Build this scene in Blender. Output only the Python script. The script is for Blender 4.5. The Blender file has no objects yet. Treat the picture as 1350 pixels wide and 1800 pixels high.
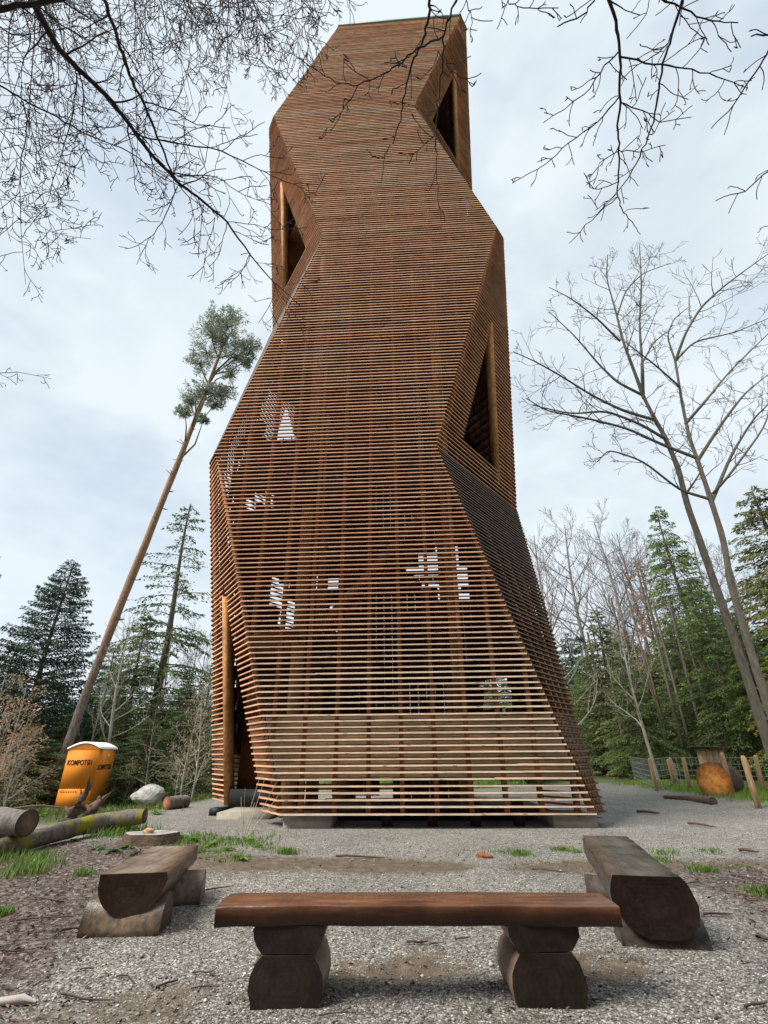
import bpy, math, random
import numpy as np
from mathutils import Matrix, Vector

# ------------------------------------------------------------------ camera, sky, sun, exposure
EYE = 1.35
FPX, PITCH, ROLL = 859.4, math.radians(26.37), math.radians(0.45)
scene = bpy.context.scene
COL = scene.collection
_F = np.array([0, math.cos(PITCH), math.sin(PITCH)])
_U = np.array([0, -math.sin(PITCH), math.cos(PITCH)])
_X = np.array([1.0, 0, 0])
_R = _X * math.cos(ROLL) - _U * math.sin(ROLL)
_T = _X * math.sin(ROLL) + _U * math.cos(ROLL)
cam_data = bpy.data.cameras.new('camera')
cam_data.sensor_fit = 'VERTICAL'
cam_data.sensor_height = 24.0
cam_data.lens = FPX / 1800.0 * 24.0
cam_data.clip_start = 0.05
cam_data.clip_end = 2000
cam = bpy.data.objects.new('camera', cam_data)
COL.objects.link(cam)
cam.matrix_world = Matrix(((_R[0], _T[0], -_F[0], 0), (_R[1], _T[1], -_F[1], 0), (_R[2], _T[2], -_F[2], EYE), (0, 0, 0, 1)))
scene.camera = cam

SUN_AZ, SUN_EL = math.radians(-112), math.radians(52)      # azimuth from +Y towards +X; high on the left, a little behind the viewer
world = bpy.data.worlds.new('World')
scene.world = world
world.use_nodes = True
wn, wl = world.node_tree.nodes, world.node_tree.links
wn.clear()
w_out = wn.new('ShaderNodeOutputWorld')
sky = wn.new('ShaderNodeTexSky')
sky.sky_type = 'NISHITA'
sky.sun_disc = False
sky.sun_elevation = SUN_EL
sky.sun_rotation = SUN_AZ
bg_sky = wn.new('ShaderNodeBackground')
bg_sky.inputs['Strength'].default_value = 0.09
wl.new(sky.outputs[0], bg_sky.inputs['Color'])
geo = wn.new('ShaderNodeTexCoord')
mp = wn.new('ShaderNodeMapping')
mp.inputs['Scale'].default_value = (1.5, 1.5, 2.6)
mp.inputs['Location'].default_value = (2.3, 0.7, 0.4)
wl.new(geo.outputs['Generated'], mp.inputs['Vector'])
nz = wn.new('ShaderNodeTexNoise')
nz.inputs['Scale'].default_value = 1.5
nz.inputs['Detail'].default_value = 7
nz.inputs['Roughness'].default_value = 0.55
wl.new(mp.outputs[0], nz.inputs['Vector'])
cov = wn.new('ShaderNodeMapRange')
cov.inputs['From Min'].default_value = 0.30
cov.inputs['From Max'].default_value = 0.55
cov.inputs['To Min'].default_value = 0.75
cov.inputs['To Max'].default_value = 0.97
wl.new(nz.outputs['Fac'], cov.inputs['Value'])
nz2 = wn.new('ShaderNodeTexNoise')
nz2.inputs['Scale'].default_value = 1.9
nz2.inputs['Detail'].default_value = 4
nz2.inputs['Roughness'].default_value = 0.6
wl.new(mp.outputs[0], nz2.inputs['Vector'])
cr = wn.new('ShaderNodeValToRGB')
cr.color_ramp.elements[0].position = 0.22
cr.color_ramp.elements[0].color = (0.44, 0.515, 0.595, 1)
cr.color_ramp.elements[1].position = 0.50
cr.color_ramp.elements[1].color = (0.61, 0.675, 0.71, 1)
wl.new(nz2.outputs['Fac'], cr.inputs['Fac'])
bg_cl = wn.new('ShaderNodeBackground')
bg_cl.inputs['Strength'].default_value = 0.74
wl.new(cr.outputs[0], bg_cl.inputs['Color'])
mx = wn.new('ShaderNodeMixShader')
wl.new(cov.outputs[0], mx.inputs[0])
wl.new(bg_sky.outputs[0], mx.inputs[1])
wl.new(bg_cl.outputs[0], mx.inputs[2])
wl.new(mx.outputs[0], w_out.inputs['Surface'])

sun_data = bpy.data.lights.new('sun', 'SUN')
sun_data.energy = 3.0
sun_data.angle = math.radians(28)
sun_data.color = (1.0, 0.95, 0.87)
sun = bpy.data.objects.new('sun', sun_data)
COL.objects.link(sun)
_sd = Vector((math.sin(SUN_AZ) * math.cos(SUN_EL), math.cos(SUN_AZ) * math.cos(SUN_EL), math.sin(SUN_EL)))
sun.rotation_euler = _sd.to_track_quat('Z', 'Y').to_euler()
vs = scene.view_settings
vs.view_transform = 'Standard'
vs.look = 'None'
vs.exposure = 0.95
vs.gamma = 1
vs.use_curve_mapping = False
scene.cycles.max_bounces = 6
scene.cycles.diffuse_bounces = 3
scene.cycles.use_denoising = True

# ------------------------------------------------------------------ helpers
rng = np.random.default_rng(7)
random.seed(7)


def ray(px, py):
    d = _F * FPX + _R * (px - 675) + _T * (900 - py)
    return d / np.linalg.norm(d)


def at(px, py, Y):
    d = ray(px, py)
    return np.array([0, 0, EYE]) + d * (Y / d[1])


def on_z(px, py, z=0.0):
    d = ray(px, py)
    return np.array([0, 0, EYE]) + d * ((z - EYE) / d[2])


def sstep(a, b, x):
    t = np.clip((x - a) / (b - a), 0, 1)
    return t * t * (3 - 2 * t)


def tag(o, label=None, cat=None, group=None, kind=None):
    if label: o['label'] = label
    if cat: o['category'] = cat
    if group: o['group'] = group
    if kind: o['kind'] = kind
    return o


def empty(name, loc=(0, 0, 0), rz=0.0, label=None, cat=None, group=None):
    o = bpy.data.objects.new(name, None)
    o.empty_display_size = 0.2
    COL.objects.link(o)
    o.location = [float(v) for v in loc]
    o.rotation_euler = (0, 0, rz)
    return tag(o, label, cat, group)


def mesh_data(name, V, quads=None, tris=None, mat=None, col=None, smooth=False, ngons=None):
    me = bpy.data.meshes.new(name)
    V = np.asarray(V, np.float32).reshape(-1, 3)
    parts, tot = [], []
    if quads is not None and len(quads):
        q = np.asarray(quads, np.int32).reshape(-1, 4); parts.append(q.ravel()); tot.append(np.full(len(q), 4, np.int32))
    if tris is not None and len(tris):
        t = np.asarray(tris, np.int32).reshape(-1, 3); parts.append(t.ravel()); tot.append(np.full(len(t), 3, np.int32))
    for n in (ngons or []):
        parts.append(np.asarray(n, np.int32)); tot.append(np.array([len(n)], np.int32))
    loops = np.concatenate(parts); tot = np.concatenate(tot)
    start = np.concatenate([[0], np.cumsum(tot)[:-1]]).astype(np.int32)
    me.vertices.add(len(V)); me.vertices.foreach_set('co', V.ravel())
    me.loops.add(len(loops)); me.loops.foreach_set('vertex_index', loops)
    me.polygons.add(len(tot)); me.polygons.foreach_set('loop_start', start)
    me.polygons.foreach_set('loop_total', tot)
    if smooth: me.polygons.foreach_set('use_smooth', np.ones(len(tot), bool))
    me.update(calc_edges=True)
    if col is not None:
        a = me.color_attributes.new('tint', 'FLOAT_COLOR', 'POINT')
        c = np.asarray(col, np.float32)
        if c.shape[1] == 3: c = np.concatenate([c, np.ones((len(c), 1), np.float32)], 1)
        a.data.foreach_set('color', np.ascontiguousarray(c).ravel())
    if mat is not None: me.materials.append(mat)
    return me


def link(name, me, parent=None, kind=None):
    o = bpy.data.objects.new(name, me)
    COL.objects.link(o)
    if parent is not None: o.parent = parent
    if kind: o['kind'] = kind
    return o


class Buf:
    """collects quads / tris (with a per-vertex tint) for ONE mesh"""
    def __init__(s):
        s.V, s.Q, s.T, s.C, s.N, s.n = [], [], [], [], [], 0

    def add(s, V, Q=None, T=None, c=None, ng=None):
        V = np.asarray(V, float).reshape(-1, 3)
        if Q is not None and len(Q): s.Q.append(np.asarray(Q) + s.n)
        if T is not None and len(T): s.T.append(np.asarray(T) + s.n)
        for n in (ng or []): s.N.append(np.asarray(n) + s.n)
        if c is None: c = (0.5, 0.5, 0.5)
        c = np.asarray(c, float)
        if c.ndim == 1: c = np.tile(c, (len(V), 1))
        s.C.append(c); s.V.append(V); s.n += len(V)

    def hexa(s, v8, c=None):
        s.add(v8, [[0, 3, 2, 1], [4, 5, 6, 7], [0, 1, 5, 4], [1, 2, 6, 5], [2, 3, 7, 6], [3, 0, 4, 7]], c=c)

    def slat(s, v8, c_body, c_front):
        """board whose outer edge (between corners 0 and 1) has weathered on its own"""
        v8 = [tuple(v) for v in v8]
        s.add(v8 + [v8[0], v8[1], v8[5], v8[4]], [[0, 3, 2, 1], [4, 5, 6, 7], [8, 9, 10, 11], [1, 2, 6, 5], [2, 3, 7, 6], [3, 0, 4, 7]],
              c=np.array([c_body] * 8 + [c_front] * 4))

    def box(s, lo, hi, c=None):
        (a, b, d), (e, f, g) = lo, hi
        s.hexa([(a, b, d), (e, b, d), (e, f, d), (a, f, d), (a, b, g), (e, b, g), (e, f, g), (a, f, g)], c)

    def tube(s, P, R, k=5, c=None, cap=False, jit=0.0):
        P = np.asarray(P, float); R = np.asarray(R, float); n = len(P)
        t = np.gradient(P, axis=0); t /= np.linalg.norm(t, axis=1)[:, None] + 1e-9
        ref = np.array([0.31, 0.17, 0.93]) if abs(t[0] @ np.array([0.31, 0.17, 0.93])) < 0.9 else np.array([1.0, 0, 0])
        u = np.cross(t, ref); u /= np.linalg.norm(u, axis=1)[:, None] + 1e-9
        w = np.cross(t, u)
        a = np.arange(k) * 2 * math.pi / k
        rr = R[:, None] * (1 + (rng.uniform(-jit, jit, (n, k)) if jit else 0))
        V = P[:, None] + rr[..., None] * (u[:, None] * np.cos(a)[None, :, None] + w[:, None] * np.sin(a)[None, :, None])
        i = np.arange(n - 1)[:, None] * k; j = np.arange(k)[None]; j2 = (j + 1) % k
        Q = np.stack([i + j, i + j2, i + k + j2, i + k + j], -1).reshape(-1, 4)
        ng = [list(range(k))[::-1], list(range((n - 1) * k, n * k))] if cap else None
        s.add(V.reshape(-1, 3), Q, c=c, ng=ng)

    def data(s, name, mat, smooth=False):
        return mesh_data(name, np.concatenate(s.V), np.concatenate(s.Q) if s.Q else None, np.concatenate(s.T) if s.T else None,
                         mat, np.concatenate(s.C), smooth, s.N)

    def obj(s, name, mat, parent=None, smooth=False, kind=None):
        return link(name, s.data(name, mat, smooth), parent, kind)


# ------------------------------------------------------------------ materials
class NT:
    def __init__(s, name):
        s.m = bpy.data.materials.new(name); s.m.use_nodes = True
        s.t = s.m.node_tree; s.t.nodes.clear()
        s.out = s.t.nodes.new('ShaderNodeOutputMaterial')
        s.b = s.t.nodes.new('ShaderNodeBsdfPrincipled')
        s.t.links.new(s.b.outputs[0], s.out.inputs['Surface'])

    def n(s, ty, ins=None, **kw):
        o = s.t.nodes.new('ShaderNode' + ty)
        for k, v in kw.items(): setattr(o, k, v)
        for k, v in (ins or {}).items():
            if isinstance(v, bpy.types.NodeSocket): s.t.links.new(v, o.inputs[k])
            else: o.inputs[k].default_value = v
        return o

    def set(s, k, v):
        if isinstance(v, bpy.types.NodeSocket): s.t.links.new(v, s.b.inputs[k])
        else: s.b.inputs[k].default_value = v

    def mix(s, f, a, b, mode='MIX'):
        o = s.t.nodes.new('ShaderNodeMix'); o.data_type = 'RGBA'; o.blend_type = mode
        for k, v in ((0, f), (6, a), (7, b)):
            if isinstance(v, bpy.types.NodeSocket): s.t.links.new(v, o.inputs[k])
            else: o.inputs[k].default_value = (tuple(v) + (1,))[:4] if k else v
        return o.outputs[2]

    def coords(s, scale=(1, 1, 1), kind='Object'):
        c = s.n('TexCoord')
        return s.n('Mapping', {'Vector': c.outputs[kind], 'Scale': scale}).outputs[0]

    def noise(s, vec, scale, detail=4, rough=0.55):
        return s.n('TexNoise', {'Vector': vec, 'Scale': scale, 'Detail': detail, 'Roughness': rough}).outputs['Fac']

    def ramp(s, f, *stops):
        o = s.n('ValToRGB', {'Fac': f}); e = o.color_ramp.elements
        while len(e) < len(stops): e.new(0.5)
        for i, (p, c) in enumerate(stops):
            e[i].position = p; e[i].color = (tuple(c) + (1,))[:4] if hasattr(c, '__len__') else (c, c, c, 1)
        return o.outputs[0]

    def math(s, op, a, b=0.0):
        o = s.t.nodes.new('ShaderNodeMath'); o.operation = op
        for k, v in ((0, a), (1, b)):
            if isinstance(v, bpy.types.NodeSocket): s.t.links.new(v, o.inputs[k])
            else: o.inputs[k].default_value = v
        return o.outputs[0]

    def bump(s, h, strength=0.5, dist=0.02):
        s.set('Normal', s.n('Bump', {'Height': h, 'Strength': strength, 'Distance': dist}).outputs[0])

    def tint(s):
        a = s.n('VertexColor', layer_name='tint')
        return s.n('SeparateColor', {'Color': a.outputs[0]}).outputs, a.outputs[0]


def wood_mat(name, fresh, brown, grey, rough=0.75, along=(0.7, 0.7, 9.0), knots=True, spec=0.25, bump=0.25):
    """boards: tint.r = which board, tint.g = weathering of that board, grain runs along the board"""
    m = NT(name)
    sep, _ = m.tint()
    v = m.coords(along)
    big = m.noise(m.coords((0.28, 0.28, 0.5)), 1.0, 4)
    grain = m.noise(v, 6.0, 6, 0.65)
    streak = m.noise(m.coords((along[0] * .5, along[1] * .5, along[2] * 3)), 4.0, 3)
    c = m.mix(sep[0], fresh, brown)
    c = m.mix(m.math('MULTIPLY', m.ramp(big, (0.35, 0.0), (0.68, 1.0)), 0.28), c, brown)
    blot = m.ramp(m.noise(m.coords((0.33, 0.33, 0.75)), 1.3, 5, 0.6), (0.52, 0.0), (0.72, 0.24))
    c = m.mix(m.math('MINIMUM', m.math('ADD', sep[1], blot), 1.0), c, grey)
    stain = m.noise(m.coords((0.55, 0.55, 2.2)), 1.1, 5, 0.65)
    c = m.mix(1.0, c, m.ramp(stain, (0.30, 0.70), (0.52, 1.06)), 'MULTIPLY')
    c = m.mix(1.0, c, m.ramp(grain, (0.25, 0.55), (0.72, 1.18)), 'MULTIPLY')
    c = m.mix(1.0, c, m.ramp(streak, (0.3, 0.72), (0.6, 1.08)), 'MULTIPLY')
    if knots:
        vo = m.n('TexVoronoi', {'Vector': m.coords((2.2, 2.2, 13.0)), 'Scale': 1.0, 'Randomness': 1.0})
        k = m.ramp(vo.outputs['Distance'], (0.07, 1.0), (0.16, 0.0))
        c = m.mix(m.math('MULTIPLY', k, 0.75), c, (0.035, 0.02, 0.012))
    m.set('Base Color', c); m.set('Roughness', rough); m.set('Specular IOR Level', spec)
    m.bump(grain, bump, 0.01)
    return m.m


M = {}
M['slat'] = wood_mat('slat_wood', (0.76, 0.285, 0.105), (0.41, 0.118, 0.042), (0.88, 0.71, 0.53))
M['infill'] = wood_mat('infill_wood', (0.72, 0.40, 0.17), (0.52, 0.25, 0.10), (0.66, 0.50, 0.32))
M['timber'] = wood_mat('frame_timber', (0.58, 0.28, 0.105), (0.44, 0.19, 0.07), (0.36, 0.24, 0.15), along=(3, 3, 0.6), knots=False)
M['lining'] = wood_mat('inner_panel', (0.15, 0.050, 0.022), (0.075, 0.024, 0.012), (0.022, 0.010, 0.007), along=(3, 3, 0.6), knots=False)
M['stair'] = wood_mat('stair_wood', (0.36, 0.15, 0.06), (0.25, 0.095, 0.04), (0.2, 0.08, 0.035), along=(3, 3, 0.6), knots=False)
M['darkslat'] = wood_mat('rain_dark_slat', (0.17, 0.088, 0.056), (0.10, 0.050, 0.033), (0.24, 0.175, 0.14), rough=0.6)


def plain(name, col, rough=0.8, nscale=3.0, var=0.3, spec=0.3, bump=0.0, scl=(1, 1, 1)):
    m = NT(name)
    f = m.noise(m.coords(scl), nscale, 5, 0.6)
    c = m.mix(1.0, col, m.ramp(f, (0.28, 1 - var), (0.72, 1 + var)), 'MULTIPLY')
    m.set('Base Color', c); m.set('Roughness', rough); m.set('Specular IOR Level', spec)
    if bump: m.bump(f, bump, 0.02)
    return m.m


def tinted(name, rough=0.7, spec=0.2, gain=1.0, trans=0.0, nscale=0, var=0.25):
    """colour comes from the mesh's own per-piece tint"""
    m = NT(name)
    _, c = m.tint()
    if nscale:
        f = m.noise(m.coords(), nscale, 4)
        c = m.mix(1.0, c, m.ramp(f, (0.3, 1 - var), (0.7, 1 + var)), 'MULTIPLY')
    m.set('Base Color', c); m.set('Roughness', rough); m.set('Specular IOR Level', spec)
    if trans:
        tr = m.n('BsdfTranslucent', {'Color': c})
        mixs = m.n('MixShader', {0: trans})
        m.t.links.new(m.b.outputs[0], mixs.inputs[1]); m.t.links.new(tr.outputs[0], mixs.inputs[2])
        m.t.links.new(mixs.outputs[0], m.out.inputs['Surface'])
    return m.m


M['concrete'] = plain('concrete', (0.30, 0.27, 0.22), 0.9, 6, 0.2, bump=0.3)
M['black'] = plain('black_plinth', (0.012, 0.012, 0.013), 0.6, 4, 0.2)
M['flashing'] = plain('edge_flashing', (0.22, 0.25, 0.22), 0.5, 3, 0.15)
M['piece'] = tinted('loose_pieces', 0.65, 0.25)
M['leaf'] = tinted('leaves', 0.6, 0.25, trans=0.3)
M['stone'] = tinted('stones', 0.6, 0.35, nscale=30, var=0.25)
# ------------------------------------------------------------------ ground
_lat = np.random.default_rng(3).uniform(-1, 1, (256, 256))


def vnoise(x, y):
    x = np.asarray(x, float); y = np.asarray(y, float)
    xi = np.floor(x).astype(int); yi = np.floor(y).astype(int); fx = x - xi; fy = y - yi
    fx = fx * fx * (3 - 2 * fx); fy = fy * fy * (3 - 2 * fy)
    g = lambda a, b: _lat[a % 256, b % 256]
    return (g(xi, yi) * (1 - fx) + g(xi + 1, yi) * fx) * (1 - fy) + (g(xi, yi + 1) * (1 - fx) + g(xi + 1, yi + 1) * fx) * fy


def fnoise(x, y, o=4):
    s, a = 0, 1.0
    for i in range(o):
        s = s + a * vnoise(x * 2 ** i + 17.3 * i, y * 2 ** i + 9.1 * i); a *= 0.5
    return s / 1.9


def ground_h(x, y):
    x = np.asarray(x, float); y = np.asarray(y, float)
    h = 0.030 * fnoise(x * 0.6, y * 0.6, 3) + 0.010 * fnoise(x * 3, y * 3, 3)
    near_tower = sstep(10, 12, y) * sstep(-7, -5.5, x) * (1 - sstep(6, 8, x)) * (1 - sstep(24, 26, y))
    h = h * (1 - 0.8 * near_tower)
    h = h - 0.30 * sstep(14, 19, y) * sstep(5.5, 9, -x)                      # falls away towards the cabin
    h = h + 0.10 * np.exp(-((x + 2.6) ** 2 / 2.2 + (y - 8.3) ** 2 / 0.5))    # low earth bank beside the path
    h = h + 0.16 * sstep(8.0, 11, x) * sstep(10, 14, y)                      # grass bank under the fence
    h = h - 0.055 * np.exp(-((x - 0.15) ** 2 / 0.35 + (y - 4.55) ** 2 / 0.03))   # scuffed hollow behind the bench
    far = np.sqrt(x * x + y * y)
    return h + 0.5 * sstep(60, 200, far) * fnoise(x * 0.02, y * 0.02, 2)


xs = np.concatenate([-np.geomspace(420, 7.3, 34), np.arange(-7.2, 7.21, 0.07), np.geomspace(7.3, 420, 34)])
ys = np.concatenate([-np.geomspace(420, 1.2, 18), np.arange(-1, 1.6, 0.4), np.arange(1.7, 11, 0.07), np.geomspace(11.1, 420, 60)])
GX, GY = np.meshgrid(xs, ys)
GZ = ground_h(GX, GY)


def litter_shade_mask(x, y):
    n = fnoise(x * 0.9 + 5, y * 0.9, 4)
    left = sstep(-1.9, -3.1, x + 0.55 * n + 0.10 * (y - 6)) * (1 - sstep(9.5, 11.5, y - 0.5 * n)) * sstep(2.3, 3.8, y + 0.5 * n + 0.0 * x)
    right = sstep(2.6, 3.8, x + 0.7 * n) * (1 - sstep(7.2, 8.6, y)) * sstep(4.2, 5.4, y + n)
    near = 0.5 * (1 - sstep(3.0, 3.7, y + 0.5 * n)) * sstep(0.8, 2.2, np.abs(x))  # litter at the near corners, also darkening them for tree shade
    return np.clip(left + 0.75 * right + near, 0, 1)


def soil_shade_mask(x, y):
    n = fnoise(x * 1.1 + 31, y * 1.6, 4)
    b1 = np.exp(-((y - 8.0 - 0.25 * n) / 0.55) ** 2) * sstep(-5.5, -3.5, x) * (1 - sstep(0.3, 1.0, x + n))
    b2 = 0.8 * np.exp(-((y - 7.9 - 0.3 * n) / 0.5) ** 2) * sstep(1.0, 1.8, x + n) * (1 - sstep(6.5, 8.0, x))
    hol = 0.85 * np.exp(-((x - 0.15) ** 2 / 0.40 + (y - 4.5) ** 2 / 0.045))
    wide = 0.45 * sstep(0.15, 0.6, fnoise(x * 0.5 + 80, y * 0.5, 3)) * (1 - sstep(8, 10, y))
    tree_shade = 0.62 * sstep(-0.25, 0.35, fnoise(x * 1.3 + 50, y * 1.3 + 7, 4)) * (1 - sstep(4.2, 7.0, y))  # dark earth patches in the foreground, painting the shade of the trees
    return np.clip(b1 + b2 + hol + wide + tree_shade, 0, 1)


def green_mask(x, y):
    n = fnoise(x * 0.35 + 11, y * 0.35 + 3, 3)
    edge_r = 10.0 + 0 * y
    right = sstep(0, 1.2, x - edge_r + 0.4 * n) * sstep(11, 13, y)
    left = sstep(0, 1.5, -(x + 5.8) + 0.6 * n) * sstep(11, 14, y + n)
    back = sstep(25.5, 27.0, y + 0.8 * n)
    behind = sstep(-1, 1, x + 3) * (1 - sstep(4, 6, x)) * sstep(23.5, 24.5, y)
    rest = sstep(13, 18, np.abs(x)) + (1 - sstep(-6, -3, y))
    return np.clip(right + left + back + behind + rest, 0, 1)


gm = NT('gravel_ground')
sep, _ = gm.tint()
pc = gm.coords()
vo = gm.n('TexVoronoi', {'Vector': pc, 'Scale': 68.0})
vo2 = gm.n('TexVoronoi', {'Vector': pc, 'Scale': 23.0})
cellr = gm.n('SeparateColor', {'Color': vo.outputs['Color']}).outputs[0]
cellr2 = gm.n('SeparateColor', {'Color': vo2.outputs['Color']}).outputs[1]
grav = gm.ramp(cellr, (0.0, (0.10, 0.094, 0.085)), (0.55, (0.265, 0.25, 0.228)), (0.9, (0.46, 0.437, 0.40)), (1.0, (0.72, 0.70, 0.65)))
grav = gm.mix(1.0, grav, gm.ramp(vo.outputs['Distance'], (0.25, 1.1), (0.62, 0.55)), 'MULTIPLY')
pn = gm.noise(pc, 0.8, 5, 0.6)
pn2 = gm.noise(pc, 7.0, 5, 0.7)
grav = gm.mix(1.0, grav, gm.ramp(pn, (0.3, (0.80, 0.79, 0.78)), (0.7, (1.12, 1.10, 1.06))), 'MULTIPLY')
grav = gm.mix(1.0, grav, gm.ramp(pn2, (0.32, 0.74), (0.65, 1.14)), 'MULTIPLY')
lit = gm.ramp(cellr2, (0.0, (0.035, 0.025, 0.021)), (0.5, (0.085, 0.060, 0.050)), (0.85, (0.16, 0.125, 0.108)), (1.0, (0.26, 0.22, 0.20)))
lit = gm.mix(1.0, lit, gm.ramp(pn2, (0.3, 0.6), (0.7, 1.3)), 'MULTIPLY')
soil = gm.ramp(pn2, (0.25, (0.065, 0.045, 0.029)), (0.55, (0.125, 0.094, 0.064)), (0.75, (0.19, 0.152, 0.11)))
grn = gm.ramp(gm.noise(pc, 3.0, 6, 0.7), (0.3, (0.05, 0.045, 0.02)), (0.5, (0.075, 0.10, 0.03)), (0.7, (0.10, 0.15, 0.04)))
brk = gm.noise(pc, 11.0, 4, 0.7)


def edge(f, w=0.45):
    s_ = gm.math('ADD', f, gm.math('MULTIPLY', gm.math('SUBTRACT', brk, 0.5), 1.6))
    return gm.ramp(s_, (0.5 - w / 2, 0.0), (0.5 + w / 2, 1.0))


c = gm.mix(edge(sep[2]), grav, soil)  # earth colour, also used for the tree shade painted in the foreground
c = gm.mix(edge(sep[0]), c, lit)
c = gm.mix(edge(sep[1]), c, grn)
gm.set('Base Color', c)
gm.set('Roughness', gm.ramp(pn2, (0.3, 0.55), (0.7, 0.85)))
gm.set('Specular IOR Level', 0.35)
gm.bump(gm.math('ADD', gm.math('MULTIPLY', vo.outputs['Distance'], -1.0), gm.math('MULTIPLY', pn2, 0.8)), 0.6, 0.012)

nx, ny = len(xs), len(ys)
I = (np.arange(ny - 1)[:, None] * nx + np.arange(nx - 1)[None]).ravel()
gcol = np.stack([litter_shade_mask(GX, GY), green_mask(GX, GY), soil_shade_mask(GX, GY)], -1).reshape(-1, 3)
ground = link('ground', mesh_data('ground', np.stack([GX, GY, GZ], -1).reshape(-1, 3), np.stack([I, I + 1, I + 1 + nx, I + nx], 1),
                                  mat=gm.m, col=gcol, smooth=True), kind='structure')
ground['label'] = 'grey gravel clearing with leaf litter and bare earth'


def G(px, py):
    """point on the ground seen at a photo position"""
    p = on_z(px, py, 0.0)
    for _ in range(4): p = on_z(px, py, float(ground_h(p[0], p[1])))
    return p


# ------------------------------------------------------------------ tower
TW, TD, TC, TC0, TCD, TC0D = 9.824, 6.05, 3.065, 0.353, 4.328, 0.50
TZ = [0.23, 9.174, 18.67, 27.457, 36.033]
YAW = math.radians(-3.098)
_cy, _sy = math.cos(YAW), math.sin(YAW)
tower = empty('observation_tower', (_cy * -5.889 - _sy * 11.645, _sy * -5.889 + _cy * 11.645, 0), YAW,
              'tall twisted wooden observation tower clad in horizontal slats', 'tower')


def tower_to_world(p):
    return np.array([_cy * (p[0] - 5.889) - _sy * (p[1] + 11.645), _sy * (p[0] - 5.889) + _cy * (p[1] + 11.645), p[2]])


def world_to_tower(p):
    x, y = p[0], p[1]
    return np.array([_cy * x + _sy * y + 5.889, -_sy * x + _cy * y - 11.645, p[2]])


def level_plan(k):
    big, small = (TC, TCD), (TC0, TC0D)
    fl, fr = (big, small) if k % 2 == 0 else (small, big)
    br, bl = fl, fr
    return np.array([(fl[0], 0), (TW - fr[0], 0), (TW, fr[1]), (TW, TD - br[1]), (TW - br[0], TD), (bl[0], TD), (0, TD - bl[1]), (0, fl[1])], float)


PLANS = [level_plan(k) for k in range(5)]


def plan(z):
    k = 0
    while k < 3 and z > TZ[k + 1]: k += 1
    t = (z - TZ[k]) / (TZ[k + 1] - TZ[k])
    return PLANS[k] * (1 - t) + PLANS[k + 1] * t, k, t


def inset(P, d):
    n = len(P); out = np.zeros_like(P)
    e = np.roll(P, -1, 0) - P
    nrm = np.stack([-e[:, 1], e[:, 0]], 1); nrm /= np.linalg.norm(nrm, axis=1)[:, None]
    for i in range(n):
        a, b = (i - 1) % n, i
        A = np.array([nrm[a], nrm[b]])
        out[i] = np.linalg.solve(A, [nrm[a] @ P[i] + d, nrm[b] @ P[i] + d])
    return out


# facet f runs from corner f to corner f+1: 0 front, 1 front-right chamfer, 2 right, 3 back-right, 4 back, 5 back-left, 6 left, 7 front-left chamfer
PITCHZ, SLAT_T, SLAT_D = 0.126, 0.045, 0.044
CUT_Y, CUT_X = 0.95, 0.75


def opening(f, z, k, t, P, Q):
    """part of the chamfer left open at this height, as s-range from P to Q"""
    if f in (1, 3, 5, 7):
        big_at_k = (f in (1, 5)) == (k % 2 == 1)
        if not big_at_k: return None
        if k > 0 and t < 0.085: return None
        L = Q - P
        fy = (CUT_Y - P[1]) / L[1] if f == 1 else (CUT_Y - Q[1]) / -L[1] if f == 7 else 0
        if f == 1: s0, s1 = (CUT_Y - P[1]) / L[1], (TW - CUT_X - P[0]) / L[0]
        elif f == 7: s0, s1 = (CUT_X - P[0]) / L[0], (CUT_Y - P[1]) / L[1]
        elif f == 3: s0, s1 = (TW - CUT_X - P[0]) / L[0], (TD - CUT_Y - P[1]) / L[1]
        else: s0, s1 = (TD - CUT_Y - P[1]) / L[1], (CUT_X - P[0]) / L[0]
        if s1 - s0 > 0.02: return s0, s1
    return None


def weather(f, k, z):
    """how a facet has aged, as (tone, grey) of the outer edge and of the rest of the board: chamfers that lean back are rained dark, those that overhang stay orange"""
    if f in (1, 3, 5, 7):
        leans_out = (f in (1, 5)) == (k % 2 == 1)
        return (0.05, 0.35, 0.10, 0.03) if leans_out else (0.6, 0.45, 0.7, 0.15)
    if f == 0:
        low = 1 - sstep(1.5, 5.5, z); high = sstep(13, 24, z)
        return (0.35 - 0.1 * high, 0.36 + 0.62 * low + 0.10 * high, 0.85 - 0.60 * high, 0.22 * high + 0.1 * low)  # besides ageing: sky sheen painted on low edges, depth shading on mid-height bodies
    return (0.5, 0.4, 0.6, 0.1)


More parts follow.
